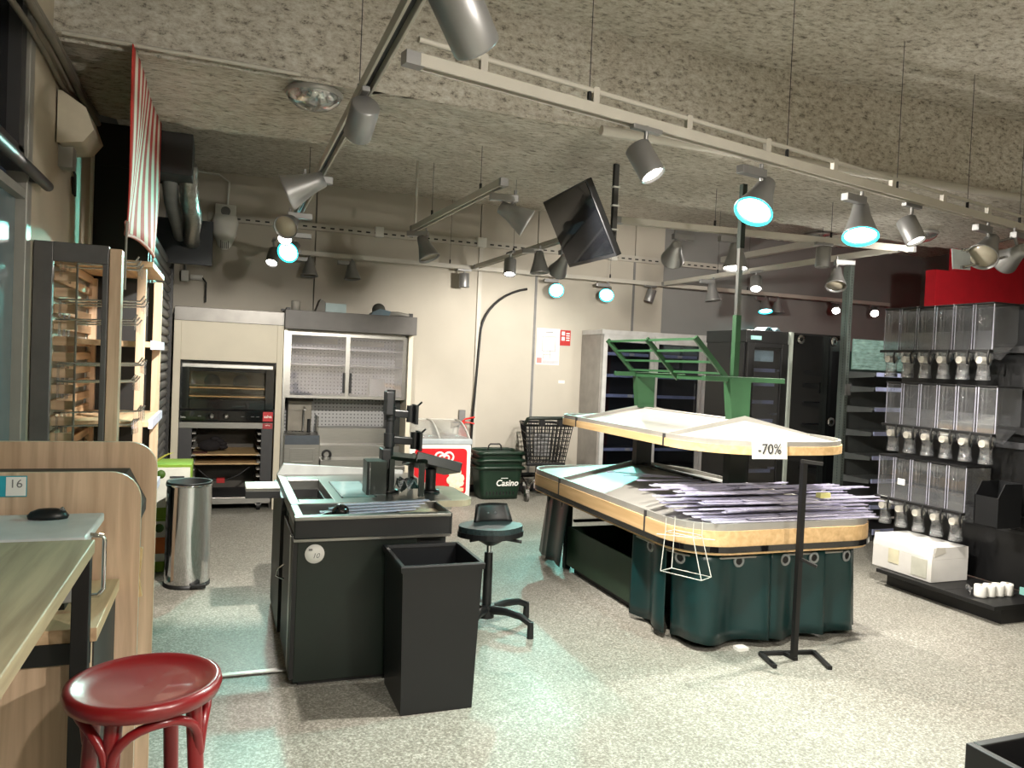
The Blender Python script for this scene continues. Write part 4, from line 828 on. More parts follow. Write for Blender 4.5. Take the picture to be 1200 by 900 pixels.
for y in (4.25, 4.86, 5.46):
    MB().bar((RX - .08, y, 1.60), (RX - .36, y, 1.88), .035, .022, (0, 1, 0)).build('rack_arm', GREEN, isl, bev=.002)
for k in range(4):
    t = .15 + k * .26; MB().bar((RX - .08 - .28 * t, 4.25, 1.61 + .28 * t), (RX - .08 - .28 * t, 5.46, 1.61 + .28 * t), .016, .016).build('rack_rod', GREEN, isl)
for y in (4.25, 5.46): B(RX - .08, RX + .08, y - .05, y + .05, 0, .60).build('leg_column', DGREEN, isl, bev=.003)
for x, y in ((2.70, 4.42), (2.70, 5.70), (3.84, 4.42), (3.84, 5.70)): B(x - .025, x + .025, y - .025, y + .025, 0, .58).build('frame_leg', DGREEN, isl)
B(3.2, 3.86, 5.58, 5.61, .3, .33).build('stretcher', DGREEN, isl); B(2.70, 3.2, 5.58, 5.61, .40, .42).build('stretcher', BLACK, isl)
cr_ = thing('green_crate', (3.0, 5.05, 0), 'long dark green metal crate on the floor under the island', 'crate')
MB().box(2.66, 2.675, 4.48, 5.62, .05, .36).box(3.30, 3.315, 4.48, 5.62, .05, .36).box(2.675, 3.30, 4.48, 4.495, .05, .36).box(2.675, 3.30, 5.605, 5.62, .05, .36).build('walls', mat('crate_green', (30, 52, 36), .45), cr_, bev=.003)
B(2.675, 3.30, 4.495, 5.605, .05, .062).build('bottom', MATS['crate_green'], cr_); B(2.70, 3.28, 4.55, 5.55, 0, .05).build('skid', BLACK, cr_)
# power pole
ppo = thing('power_pole', (3.24, 4.32, 1.35), 'slim green and steel power pole rising from the island', 'pole')
B(3.225, 3.265, 4.32, 4.36, 1.34, 2.05).build('lower_sleeve', GREEN, ppo); B(3.23, 3.26, 4.325, 4.355, 2.05, 2.5).build('steel_sleeve', STEEL, ppo); B(3.227, 3.263, 4.322, 4.358, 2.5, 2.93).build('upper_sleeve', DGREEN, ppo)
# skirts
def arclen(P):
    d = [0]
    for a, b in zip(P, P[1:]): d.append(d[-1] + (Vector(b) - Vector(a)).length)
    return d
SK = []
for (cx, cy, a) in ((2.60 + .26, 3.79 + .26, PI), (3.95 - .26, 3.79 + .26, -PI / 2)):
    for i in range(13):
        t = a + PI / 2 * i / 12; SK.append((cx + .26 * math.cos(t), cy + .26 * math.sin(t)))
SK = [(2.60, 4.45)] + SK + [(3.95, 4.5)]
SD = arclen(SK)
def along(path, dist, s):
    s = max(0, min(dist[-1] - 1e-6, s))
    for i in range(len(path) - 1):
        if dist[i + 1] >= s:
            t = (s - dist[i]) / max(1e-9, dist[i + 1] - dist[i]); a, b = Vector(path[i]), Vector(path[i + 1]); p = a.lerp(b, t); d = (b - a).normalized(); return p, Vector((d.y, -d.x))
def skirt(path, dist, s0, s1, waves, amp, flare, ph, zb=.04):
    rows = []
    for j in range(9):
        v = j / 8; r = []
        for i in range(41):
            u = i / 40; s = s0 + (s1 - s0) * u; p, nn = along(path, dist, s)
            off = amp * (.45 + .55 * v) * math.sin(u * waves * 2 * PI + ph) + flare * v
            q = p + nn * off; r.append(Vector((q.x, q.y, .595 - (.595 - zb) * v + .012 * math.sin(u * waves * 2 * PI + ph + 1) * v)))
        rows.append(r)
    return MB().surf(rows).build('skirt', TEAL, isl, solid=.003)
def eyelets(sk, path, dist, s0, s1, us, amp, waves, ph):
    for u in us:
        s = s0 + (s1 - s0) * u; p, nn = along(path, dist, s); q = p + nn * (amp * .45 * math.sin(u * waves * 2 * PI + ph) + .006); tt = Vector((-nn.y, nn.x))
        MB().tube([(q.x + tt.x * .03 * math.cos(a * PI / 9), q.y + tt.y * .03 * math.cos(a * PI / 9), .528 + .03 * math.sin(a * PI / 9)) for a in range(18)], .009, 6, True).build('eyelet', mat('eyelet_grey', (128, 132, 132), .45), sk)
        MB().prism([(.022 * math.cos(a * PI / 8), .022 * math.sin(a * PI / 8)) for a in range(16)], .003, (q.x + nn.x * .0, q.y + nn.y * .0, .528), (tt.x, tt.y, 0), (0, 0, 1), (nn.x, nn.y, 0)).build('eyelet_hole', BLACK, sk)
for s0, s1, wv_, amp, fl, ph, us in ((0, .40, 1.1, .034, -.01, 2.2, (.5,)), (.41, 1.10, 1.6, .044, -.005, 4.2, (.14, .70)), (1.11, 1.52, 1.2, .038, 0, .6, (.25, .8)), (1.54, 1.86, 1.0, .034, .01, 3.8, (.5,)), (1.88, 2.35, 1.3, .042, .01, 2.4, (.25, .85))):
    k_ = skirt(SK, SD, s0, s1, wv_, amp, fl, ph); eyelets(k_, SK, SD, s0, s1, us, amp, wv_, ph)
FP = [(2.82, 6.14), (2.70, 6.11), (2.64, 6.0), (2.64, 5.55)]; FD = arclen(FP)
for s0, s1, ph in ((.02, .37, 1), (.37, .70, 3.4)):
    k_ = skirt(FP, FD, s0, s1, .8, .02, .055, ph, .05); eyelets(k_, FP, FD, s0, s1, (.6,), .02, .8, ph)
MB().tube([(p[0], p[1], .555) for p in SK], .009, 6).build('curtain_rod', STEELP, isl); MB().tube([(p[0], p[1], .555) for p in FP], .009, 6).build('curtain_rod', STEELP, isl)
# paper sign on upper tier
sg = thing('discount_sign', (2.99, 3.62, 1.16), 'white paper sign reading -70% hanging from the upper tier', 'sign')
MB().add([(2.865, 3.640, 1.285), (3.115, 3.640, 1.285), (3.12, 3.634, 1.165), (2.87, 3.634, 1.168)], [(0, 1, 2, 3)]).build('sheet', PAPER, sg, solid=.002)
text('lettering', '-70%', .085, mat('print_black', (40, 40, 44), .7), sg, (2.99, 3.632, 1.222), depth=.0008)
# wire bag holder hanging on the fascia
wh = thing('wire_holder', (2.45, 3.7, .5), 'thin white wire bag holder hanging from the lower tier', 'holder')
wm = mat('white_wire', (200, 198, 190), .4)
fx = [(2.60, 3.70), (2.52, 3.86), (2.44, 3.83), (2.52, 3.67)]
for (x, y), (xb, yb_) in zip(fx, [(2.62, 3.62), (2.50, 3.84), (2.40, 3.80), (2.52, 3.57)]): MB().tube([(x, y, .80), (x, y, .72), (xb, yb_, .50)], 0.0026, 6).build('wire', wm, wh)
MB().tube([(x, y, .50) for x, y in ((2.62, 3.62), (2.50, 3.84), (2.40, 3.80), (2.52, 3.57))], 0.0026, 6, True).build('bottom_loop', wm, wh)
MB().tube([(x, y, .72) for x, y in fx], 0.0026, 6, True).build('top_loop', wm, wh); MB().tube([(2.40, 3.86, .70), (2.66, 3.66, .70)], 0.0026, 6).build('cross_wire', wm, wh)
# loose plastic price strips
def strip(p, ang, L, w, m_, tilt=0, lab=''):
    c, s = math.cos(ang), math.sin(ang); ax = Vector((c, s, math.sin(tilt))); ay = Vector((-s, c, 0)); o = Vector(p) - ax * (L / 2)
    return tag(MB().prism([(-w / 2, 0), (w / 2, 0), (w / 2, .006), (w / 2 - .004, .006), (w / 2 - .004, .002), (-w / 2 + .004, .002), (-w / 2 + .004, .007), (-w / 2, .007)], L, o, ay, (0, 0, 1), ax).build('price_strip', m_), lab, 'price strip', 'loose price strips on the island')
def deck(x, y):
    y = min(y, 4.2) if y < 4.2 else 4.2
    dx = max(0, abs(x - RX)) / .69 if x < RX else (x - RX) / .8
    return .745 + (.885 - .745) * (1 - max(dx, (4.2 - y) / .48 if y < 4.2 else 0))
random.seed(11)
LAID = []
def settle(x, y, a, L, w, floor_z):
    # lowest height at which the strip lies clear of the deck and of every strip already laid
    c, q = math.cos(a), math.sin(a); z = floor_z
    pts = [(x + c * L * (k / 40 - .5) - q * m, y + q * L * (k / 40 - .5) + c * m) for k in range(41) for m in (-w / 2, 0, w / 2)]
    z = max([z] + [deck(px, py) + .006 for px, py in pts])
    for X, Y, A, LL, W, Z in LAID:
        cc, ss_ = math.cos(A), math.sin(A)
        if any(abs((px - X) * cc + (py - Y) * ss_) < LL / 2 + .006 and abs(-(px - X) * ss_ + (py - Y) * cc) < W / 2 + .006 for px, py in pts): z = max(z, Z + .0075)
    LAID.append((x, y, a, L, w, z)); return z
spots = []
for k in range(9):
    y = 3.742 + .047 * k; x0 = 2.52 + .75 * max(0, 3.98 - y); x1 = 4.05 - .5 * max(0, 3.95 - y); m = x0 + (x1 - x0) * random.uniform(.42, .58)
    spots += [((x0 + m) / 2, y, random.gauss(0, .012), m - x0 - .01, .042), ((m + x1) / 2, y, random.gauss(0, .012), x1 - m - .01, .042)]
for k in range(44):
    L = random.uniform(.45, .95); y = 3.76 + .40 * ((k * .618) % 1) ** 1.15; lo, hi = 2.50 + L / 2 + max(0, 3.95 - y) * .6, 4.06 - L / 2
    spots.append((random.uniform(lo, max(lo + .02, hi)), y, random.gauss(0, .05), L, random.choice((.03, .04, .05))))
for i, (x, y, a, L, w_) in enumerate(spots):
    strip((x, y, settle(x, y, a, L, w_, .779)), a, L, w_, STRIPM if i % 3 else STRIPW, 0, 'clear lilac plastic price strip lying in the pile on the island front')
for i, (x, y, a, L) in enumerate(((2.98, 4.47, .12, .5), (2.95, 4.62, -.05, .5), (2.96, 4.78, -.3, .5), (2.93, 4.98, -.6, .5), (2.84, 4.36, .02, .55), (3.55, 4.38, .3, .6))):
    strip((x, y, settle(x, y, a, L, .035, .78)), a, L, .035, STRIPM, 0, ['clear strip reaching from the pile into the middle tray', 'clear strip lying across the middle tray nearest the pile', 'clear strip lying slanted in the middle tray', 'clear strip lying farthest back in the middle tray', 'clear strip at the left end of the pile beside the tray joint', 'clear strip slanting behind the post at the right of the pile'][i])
tag(B(3.50, 3.58, 3.76, 3.80, LAID[-1][5] + .02, LAID[-1][5] + .05).build('yellow_ticket', mat('ticket_yellow', (224, 220, 150), .7)), 'small pale yellow ticket on the pile of strips', 'ticket')
tag(B(2.93, 3.0, 3.74, 3.80, 0, .02).build('floor_scrap', PAPER), 'white paper scrap on the floor under the skirt', 'scrap')
# free standing sign post
ss = thing('sign_stand', (3.17, 3.55, 0), 'slim black sign post on a forked foot in front of the island', 'sign stand')
MB().box(3.155, 3.185, 3.535, 3.565, 0.01, 1.17).build('post', BLACK, ss)
MB().bar((3.02, 3.66, .012), (3.36, 3.60, .012), .025, .02).bar((3.02, 3.66, .012), (2.97, 3.47, .012), .025, .02).bar((3.36, 3.60, .012), (3.27, 3.37, .012), .025, .02).bar((3.17, 3.63, .012), (3.17, 3.53, .012), .025, .02).build('foot', BLACK, ss)
MB().bar((3.15, 3.55, 1.165), (3.26, 3.50, 1.155), .02, .02).build('upper_arm', BLACK, ss); MB().bar((3.17, 3.55, .60), (3.22, 3.46, .57), .016, .016).build('lower_arm', BLACK, ss)

# ------------------------------------------------------------------ checkout
ck = thing('checkout_counter', (.75, 4.6, 0), 'dark green checkout counter with steel top and terminal mounts', 'checkout')
B(.375, .98, 3.90, 5.28, .02, .75).build('body', DGREEN, ck, bev=.004)
B(.40, .96, 3.92, 5.26, 0, .02).build('plinth', BLACK, ck); B(.355, .376, 3.90, 4.5, .04, .74).build('side_plate', BLACK, ck); B(.345, .375, 4.62, 5.30, .03, .82).build('side_plate', BLACK, ck)
MB().box(.352, .360, 4.0, 4.06, .05, .73).build('edge_strip', STEEL, ck)
MB().tube([(.352, 4.35, .50), (.32, 4.35, .48), (.31, 4.35, .44), (.352, 4.35, .42)], .006, 6).build('hook', CHROME, ck)
bl = B(.355, 1.15, 3.87, 3.92, .745, .845).build('belt_front', BLACK, ck, bev=.006)
B(.355, 1.15, 3.862, 3.915, .84, .858).build('belt_trim', STEEL, bl, bev=.003); B(.355, 1.15, 3.862, 3.90, .735, .748).build('belt_trim', STEEL, bl)
B(1.148, 1.158, 3.87, 4.22, .745, .855).build('end_cap', BLACK, bl)
B(.36, 1.15, 3.92, 4.22, .76, .80).build('belt_bed', mat('belt_grey', (96, 96, 94), .5), ck); B(.36, .40, 3.90, 4.22, .80, .858).build('belt_guard', STEEL, ck, bev=.004); B(.36, 1.17, 4.20, 4.235, .76, .862).build('cross_bar', STEEL, ck, bev=.004)
B(.93, 1.15, 3.95, 4.20, .80, .82).build('wood_plate', mat('tan_plate', (176, 162, 138), .5), ck)
tp = MB().box(.36, .41, 4.235, 5.30, .80, .86).box(.41, .60, 4.235, 4.34, .80, .86).box(.41, .60, 5.02, 5.30, .80, .86).box(.60, 1.26, 4.235, 5.30, .80, .86).build('steel_top', STEEL, ck, bev=.003)
B(.41, .60, 4.34, 5.02, .60, .62).build('bag_well', BLACK, ck); 
for a in ((.41, .415, 4.34, 5.02), (.595, .60, 4.34, 5.02), (.41, .60, 5.015, 5.02)): B(a[0], a[1], a[2], a[3], .62, .80).build('well_side', BLACK, ck)
B(.66, .84, 4.36, 4.92, .861, .864).build('scanner_glass', mat('scanner_teal', (120, 150, 150), .12), ck); B(.65, .66, 4.36, 4.92, .860, .866).build('scanner_frame', DGREY, ck); B(.84, .85, 4.36, 4.92, .860, .866).build('scanner_frame', DGREY, ck)
MB().prism([(.36, .86), (1.2, .86), (1.2, .88), (.40, .93)], .05, (0, 5.30, 0), (1, 0, 0), (0, 0, 1), (0, -1, 0)).build('rear_lip', mat('lip_grey', (150, 152, 150), .4), ck)
B(.15, .345, 4.74, 4.98, .835, .86).build('side_shelf', STEEL, ck, bev=.003); B(.15, .345, 4.73, 4.75, .80, .84).build('side_shelf_edge', BLACK, ck)
MB().prism(rrect(1.02, 1.40, 4.22, 4.75, .10), .035, (0, 0, .82)).build('round_shelf', mat('tan_shelf', (166, 152, 130), .45), ck, bev=.004)
MB().box(.98, 1.15, 3.95, 4.0, .68, .74).bar((1.0, 4.0, .70), (1.13, 4.0, .64), .03, .02).build('under_rail', BLACK, ck)
stc = MB().lathe([(.001, 0), (.048, 0), (.048, .003), (.001, .003)], (.46, 3.90, .665), 28, Matrix.Rotation(PI / 2, 3, 'X')).build('round_sticker', PAPER, ck)
text('lettering', '10', .035, MGREY, stc, (.465, 3.895, .655), depth=.0005, shear=.3); B(.43, .448, 3.894, 3.897, .682, .692).build('print_line', MGREY, stc)
# terminal pole
po_ = thing('terminal_pole', (.95, 4.55, .86), 'black monitor pole with two short clamp arms on the checkout', 'monitor mount')
MB().cyl((.95, 4.55, .86), (.95, 4.55, 1.47), .026, n=16).build('pole', BPLAST, po_); MB().lathe([(.001, 0), (.07, 0), (.07, .012), (.03, .02)], (.95, 4.55, .86), 20).build('base', BPLAST, po_)
B(.915, .96, 4.50, 4.6, 1.32, 1.46).build('cable_cover', BPLAST, po_, bev=.006); B(.90, .955, 4.50, 4.6, 1.0, 1.12).build('cable_cover', BPLAST, po_, bev=.006)
for z, L in ((1.33, .115), (1.17, .145)):
    MB().cyl((.95, 4.55, z - .04), (.95, 4.55, z + .04), .034, n=14).build('arm_collar', BPLAST, po_)
    ar = MB().bar((.97, 4.55, z), (.95 + L, 4.52, z - .005), .04, .045).build('arm', BPLAST, po_, bev=.006); MB().cyl((.95 + L, 4.52, z - .05), (.95 + L, 4.52, z + .05), .024, n=12).build('arm_joint', BPLAST, ar)
    MB().box(.95 + L + .02, .95 + L + .035, 4.46, 4.58, z - .06, z + .055).build('mount_plate', BPLAST, ar); MB().tube([(.95 + L + .03, 4.47, z + .05), (.95 + L + .05, 4.45, z + .075)], .006, 6).build('latch', BPLAST, ar)
tb_ = thing('metal_cover', (.86, 4.5, .864), 'dark green folded metal cover beside the scanner', 'cover')
MB().box(.80, .805, 4.42, 4.56, .864, 1.05).box(.915, .92, 4.42, 4.56, .864, 1.05).box(.80, .92, 4.42, 4.56, 1.05, 1.056).box(.82, .92, 4.42, 4.425, .864, 1.05).build('folded_sheet', DGREEN, tb_); B(.805, .815, 4.41, 4.43, .864, 1.05).build('flange', BLACK, tb_)
ft = thing('terminal_stand', (1.03, 4.45, .864), 'dark green open terminal stand on the checkout', 'stand')
for x, y in ((.96, 4.50), (.96, 4.72), (1.10, 4.33), (1.10, 4.60)): B(x - .015, x + .015, y - .015, y + .015, .864, 1.06).build('leg', DGREEN, ft)
MB().prism([(.94, 4.52), (.98, 4.74), (1.13, 4.60), (1.13, 4.31)], .022, (0, 0, 1.055)).build('top_plate', DGREEN, ft, bev=.003)
ti = thing('tilted_tray', (1.2, 4.5, .86), 'black tilted keyboard tray on a short pedestal on the checkout', 'tray')
Mt = Matrix.Rotation(.25, 3, 'Y') @ Matrix.Rotation(-.2, 3, 'X')
MB().obox((1.20, 4.52, 1.01), (.28, .30, .02), Mt).obox(Vector((1.20, 4.52, 1.01)) + Mt @ Vector((0, -.15, .02)), (.28, .015, .06), Mt).obox(Vector((1.20, 4.52, 1.01)) + Mt @ Vector((.14, 0, .02)), (.015, .30, .06), Mt).build('tray', mat('tray_green_black', (16, 24, 22), .35), ti, bev=.004)
MB().cyl((1.20, 4.50, .86), (1.20, 4.50, 1.0), .032, n=14).build('pedestal', BPLAST, ti); MB().lathe([(.001, 0), (.06, 0), (.055, .02), (.001, .02)], (1.20, 4.50, .857), 18).build('foot', BPLAST, ti)
for p in ((1.12, 4.62, 1.06), (1.28, 4.66, 1.02)): MB().ball(p, .022, 10).build('knob', BPLAST, ti)
tag(MB().surf([[Vector((.98 + .03 * i, 4.38 + .03 * j, .868 + .09 * abs(math.sin(i * 1.7 + j * 2.3)))) for i in range(5)] for j in range(5)]).build('plastic_wrap', clear('wrap_film', (.8, .95, .95), .2, .15, .35), solid=.003), 'crumpled clear plastic wrap under the terminal frame', 'wrap')
tag(MB().ball((.60, 4.03, .845), .042, 16, 1.1, 1, 1).build('black_stopper', BLACKG), 'round black knob lying on the checkout belt', 'knob')
tag(MB().tube([(.47, 4.02, .815), (.53, 4.04, .825), (.57, 4.05, .83)], [.012, .02, .016], 10).build('cable_plug', BLACK), 'short black plug and cable beside the round knob', 'plug')
tag(B(.72, .97, 3.96, 4.10, .801, .806).build('paper_sheet', mat('blue_white_paper', (205, 214, 226), .7)), 'pale sheet of paper lying on the checkout belt', 'paper')
for k in range(4): tag(MB().bar((.45 + .05 * k, 4.06 + .03 * k, .824 + .012 * k), (1.02 + .03 * k, 4.13 + .02 * k, .832 + .012 * k), .03, .006).build('price_strip', STRIPM), '%s clear plastic strip lying across the checkout belt' % ORD[k], 'price strip', 'plastic strips on the checkout belt')
bb = thing('black_bin', (1.0, 3.64, 0), 'tall square black bin open at the top in front of the checkout', 'bin')
def ring(ins, z, dx=0): return [Vector((.80 + ins, 3.43 + ins, z)), Vector((1.19 - ins, 3.43 + ins, z)), Vector((1.19 - ins, 3.855 - ins, z)), Vector((.80 + ins, 3.855 - ins, z))]
m_ = MB().surf([ring(.022, 0), ring(.002, .69), ring(.002, .70), ring(.012, .70), ring(.03, .03)], False, True); m_.add(ring(.03, .03), [(0, 1, 2, 3)]); m_.add(ring(.022, 0), [(3, 2, 1, 0)])
m_.build('body', mat('bin_black', (12, 13, 16), .38, bump=.04, bscale=200), bb)
MB().surf([ring(-.006, .675), ring(-.008, .70), ring(-.004, .706), ring(.012, .706), ring(.014, .69)], False, True).build('rim', MATS['bin_black'], bb)
# cashier stool
cs = thing('cashier_stool', (1.60, 4.52, 0), 'black swivel cashier stool with low back rest', 'stool')
P = [(math.cos(2 * PI * i / 28) * .185 * (1 + .12 * math.cos(4 * PI * i / 28)), math.sin(2 * PI * i / 28) * .165) for i in range(28)]
MB().prism(P, .045, (1.60, 4.50, .60)).build('seat', mat('stool_pu', (30, 44, 46), .5, var=.5, scale=60), cs, bev=.018, seg=3)
MB().prism(P, .03, (1.60, 4.50, .58), (1.03, 0, 0), (0, 1.03, 0)).build('seat_rim', BPLAST, cs, bev=.01)
bkr = MB().surf([[Vector((1.60 + .05 + .13 * (i / 8 - .5) * 2 * (1 - .2 * (j / 5)), 4.62 + .045 * (j / 5) ** 1.5 - .03 * (i / 4 - 1) ** 2, .635 + .115 * (j / 5))) for i in range(9)] for j in range(6)]).build('back_rest', BPLAST, cs, solid=.022)
for i in range(4): MB().ball((1.57 + i * .05, 4.628, .685), .016, 8, 1, .5, 1.2).build('grip_dimple', mat('dimple_grey', (60, 64, 68), .4), bkr)
MB().lathe([(.03, .52), (.08, .55), (.10, .58), (.001, .585)], (1.60, 4.50, 0), 18).build('mechanism', BPLAST, cs)
for p1 in ((1.45, 4.44, .565), (1.78, 4.42, .55)): MB().tube([(1.60, 4.5, .57), p1], .010, 8).build('lever', BPLAST, cs)
MB().cyl((1.60, 4.52, .46), (1.60, 4.52, .56), .015, n=14).build('gas_piston', CHROME, cs); MB().cyl((1.60, 4.52, .10), (1.60, 4.52, .47), .030, .027, n=16).build('column', BPLAST, cs); MB().cyl((1.60, 4.52, .06), (1.60, 4.52, .14), .05, n=18).build('hub', BPLAST, cs)
for k in range(5):
    a = math.radians(18 + 72 * k); c, s = math.cos(a), math.sin(a); q = lambda r, z: (1.60 + c * r, 4.52 + s * r, z)
    lg = MB().tube([q(.03, .11), q(.15, .125), q(.26, .115), q(.33, .085)], [.028, .025, .021, .019], 10).build('base_leg', BPLAST, cs)
    MB().cyl(q(.33, 0), q(.33, .10), .022, .018, n=12).build('glide', BPLAST, lg)

# ------------------------------------------------------------------ lighting tracks
TZ = 2.80
def track(p0, p1, label, wires=(), conduit=False, ceil=3.8):
    p0, p1 = Vector(p0 + (TZ,)), Vector(p1 + (TZ,)); c = (p0 + p1) / 2
    t = thing('lighting_track', (c.x, c.y, TZ), label, 'lighting track', 'ceiling lighting tracks')
    d = (p1 - p0).normalized(); n = Vector((-d.y, d.x, 0)); L = (p1 - p0).length
    m = MB()
    for sgn in (-1, 1): m.bar(p0 + n * sgn * .022 + Vector((0, 0, .025)), p1 + n * sgn * .022 + Vector((0, 0, .025)), .012, .05)
    m.build('channel_wall', TRACK, t, bev=.002)
    MB().bar(p0 + Vector((0, 0, .045)), p1 + Vector((0, 0, .045)), .05, .012).build('channel_top', TRACK, t); MB().bar(p0 + Vector((0, 0, .036)), p1 + Vector((0, 0, .036)), .03, .004).build('conductor', DGREY, t)
    MB().bar(p0 - d * .06 + Vector((0, 0, .025)), p0 + d * .02 + Vector((0, 0, .025)), .054, .052).build('end_cap', ALU, t); MB().bar(p1 - d * .02 + Vector((0, 0, .025)), p1 + d * .03 + Vector((0, 0, .025)), .054, .052).build('end_cap', ALU, t)
    for w_ in wires:
        q = p0.lerp(p1, w_); cz = 3.16 if 4.4 < q.y < 5.95 + .11 * max(0, q.x - .5) else (3.77 if q.y < 4.5 else 3.63)
        k = MB().tube([q + Vector((0, 0, .05)), (q.x, q.y, cz)], .0022, 5).build('suspension_wire', DGREY, t); MB().cyl(q + Vector((0, 0, .05)), q + Vector((0, 0, .10)), .010, n=8).build('wire_gripper', BLACK, k)
    if conduit:
        a, b = p0 + n * .0 + Vector((0, 0, .11)), p1 + Vector((0, 0, .11)); k = MB().tube([a, b], .013, 8).build('conduit', TRACK, t)
        for i in range(9): q = a.lerp(b, (i + .5) / 9); MB().box(q.x - .015, q.x + .015, q.y - .015, q.y + .015, q.z - .055, q.z + .015).build('conduit_clip', TRACK, k)
    return t
track((.545, -1.2), (.545, 8.75), 'long lighting track running from the camera to the rear wall at left', (.25, .48, .70))
tB = track((.68, 3.0), (5.9, 4.13), 'nearest broad lighting track crossing above the island with a conduit', (.16, .42, .62, .78, .92), True)
track((2.90, 5.42), (5.68, 5.17), 'lighting track above the far end of the island', (.3, .7))
track((5.52, 8.95), (5.58, 5.2), 'lighting track running back above the fridges', (.3, .75))
tF = track((1.56, 6.75), (1.66, 4.72), 'short lighting track with two lamps left of the television', (.25, .8))
track((2.86, 8.95), (2.90, 6.55), 'short lighting track just behind the television', (.5,))
track((.80, 9.10), (9.6, 9.10), 'long white lighting track in front of the rear wall', (.2, .45, .7))
tag(MB().tube([(1.60, 6.9, 2.85), (1.60, 6.9, 3.66)], .012, 8).build('suspension_rod', TRACK), 'thin rod hanging from the rear ceiling to the short track', 'rod')
pc = [(2.2, 4.42, 3.16), (3.4, 4.43, 3.17), (5.2, 4.44, 3.18), (8.5, 4.44, 3.18)]
tag(MB().tube(pc, .032, 10).build('ceiling_pipe', TRACK), 'white pipe fixed along the lower edge of the ceiling beam', 'pipe')
tag(MB().tube([(-.8, 4.44, 3.21), (.35, 4.44, 3.2)], .012, 8).build('ceiling_conduit', TRACK), 'thin conduit along the beam edge leading to the glass dome', 'conduit')

# ------------------------------------------------------------------ spot lamps
LENS_OFF = mat('lens_off', (176, 168, 150), .2, var=.05)
LENS = {'white': mat('lens_white', (255, 255, 255), .3, emit=(1, .93, .84), es=22), 'cyan': mat('lens_cyan', (255, 255, 255), .3, emit=(.42, 1, .98), es=16)}
RIMC = mat('rim_cyan', (60, 200, 210), .3, emit=(.02, .75, .85), es=2.5)
MESH = {}
def lamp_meshes():
    b = MB().lathe([(.028, -.115), (.042, -.11), (.050, -.065), (.056, -.03), (.078, .04), (.094, .088), (.097, .10), (.091, .10), (.084, .08), (.05, .0), (.001, -.01)], n=28)
    MESH['bell'] = (b, .088, .082); 
    c = MB().lathe([(.001, -.085), (.055, -.085), (.062, -.078), (.062, .082), (.060, .088), (.055, .088), (.052, .06), (.001, .055)], n=24); MESH['can'] = (c, .054, .072)
lamp_meshes()
CACHE = {}
def lamp(kind, pos, aim, lit, power, label, box=(0, 1), tz=TZ, size=1.0, cone=95, color=None, blend=.6):
    pos, aim = Vector(pos), Vector(aim); d = (aim - pos).normalized(); rot = Vector((0, 0, 1)).rotation_difference(d)
    o = thing('spot_lamp', pos, label, 'spot lamp', 'ceiling spot lamps')
    hb, rl_, zl = MESH[kind]
    if kind not in CACHE:
        zero = bpy.data.objects.new('zero', None); h = hb.build('head', ALU, zero); CACHE[kind] = {'head': h.data}
        lm = MB().lathe([(.001, zl), (rl_, zl), (rl_, zl - .004), (.001, zl - .004)], n=24)
        for key, mm in (('off', LENS_OFF), ('white', LENS['white']), ('cyan', LENS['cyan'])):
            q = lm.build('lens', mm, zero); CACHE[kind][key] = q.data; bpy.data.objects.remove(q)
        q = MB().lathe([(rl_ * 1.07, zl + .012), (rl_ * 1.09, zl + .019), (rl_ * .96, zl + .019), (rl_ * .94, zl + .004)], n=24).build('rim', RIMC, zero); CACHE[kind]['rim'] = q.data; bpy.data.objects.remove(q)
        bpy.data.objects.remove(h); bpy.data.objects.remove(zero)
    def part(nm, key, par):
        q = bpy.data.objects.new(nm, CACHE[kind][key]); COL.objects.link(q); q.parent = par; q.scale = (size,) * 3 if par is o else (1, 1, 1)
        if par is o: q.rotation_mode = 'QUATERNION'; q.rotation_quaternion = rot
        return q
    h = part('head', 'head', o); part('lens', lit or 'off', h)
    if lit == 'cyan': part('rim', 'rim', h)
    bx = Vector((box[0], box[1], 0)).normalized(); top = pos - d * .03
    MB().tube([pos - d * .06, (pos.x, pos.y, max(pos.z + .07, tz - .06)), (pos.x, pos.y, tz + .004)], .011, 8).build('stem', ALU, o)
    if kind == 'bell': MB().bar((pos.x, pos.y, tz - .055) + bx * 0 if False else Vector((pos.x, pos.y, tz - .05)) - bx * .02, Vector((pos.x, pos.y, tz - .05)) + bx * .17, .05, .045).build('driver_box', ALU, o, bev=.004)
    else: MB().bar(Vector((pos.x, pos.y, tz - .012)) - bx * .09, Vector((pos.x, pos.y, tz - .012)) + bx * .09, .034, .022).build('adaptor', ALU, o, bev=.003)
    for k in range(3) if kind == 'bell' else (): pass
    if lit and power:
        l = bpy.data.lights.new('spot_light', 'SPOT'); l.energy = power * LIGHT_GAIN; l.color = color or (CYAN if lit == 'cyan' else WHITE); l.spot_size = math.radians(cone); l.spot_blend = blend; l.shadow_soft_size = .04
        q = bpy.data.objects.new('spot_light', l); COL.objects.link(q); q.parent = o; q.location = d * .115 * size; q.rotation_mode = 'QUATERNION'; q.rotation_quaternion = Vector((0, 0, -1)).rotation_difference(d)
    return o
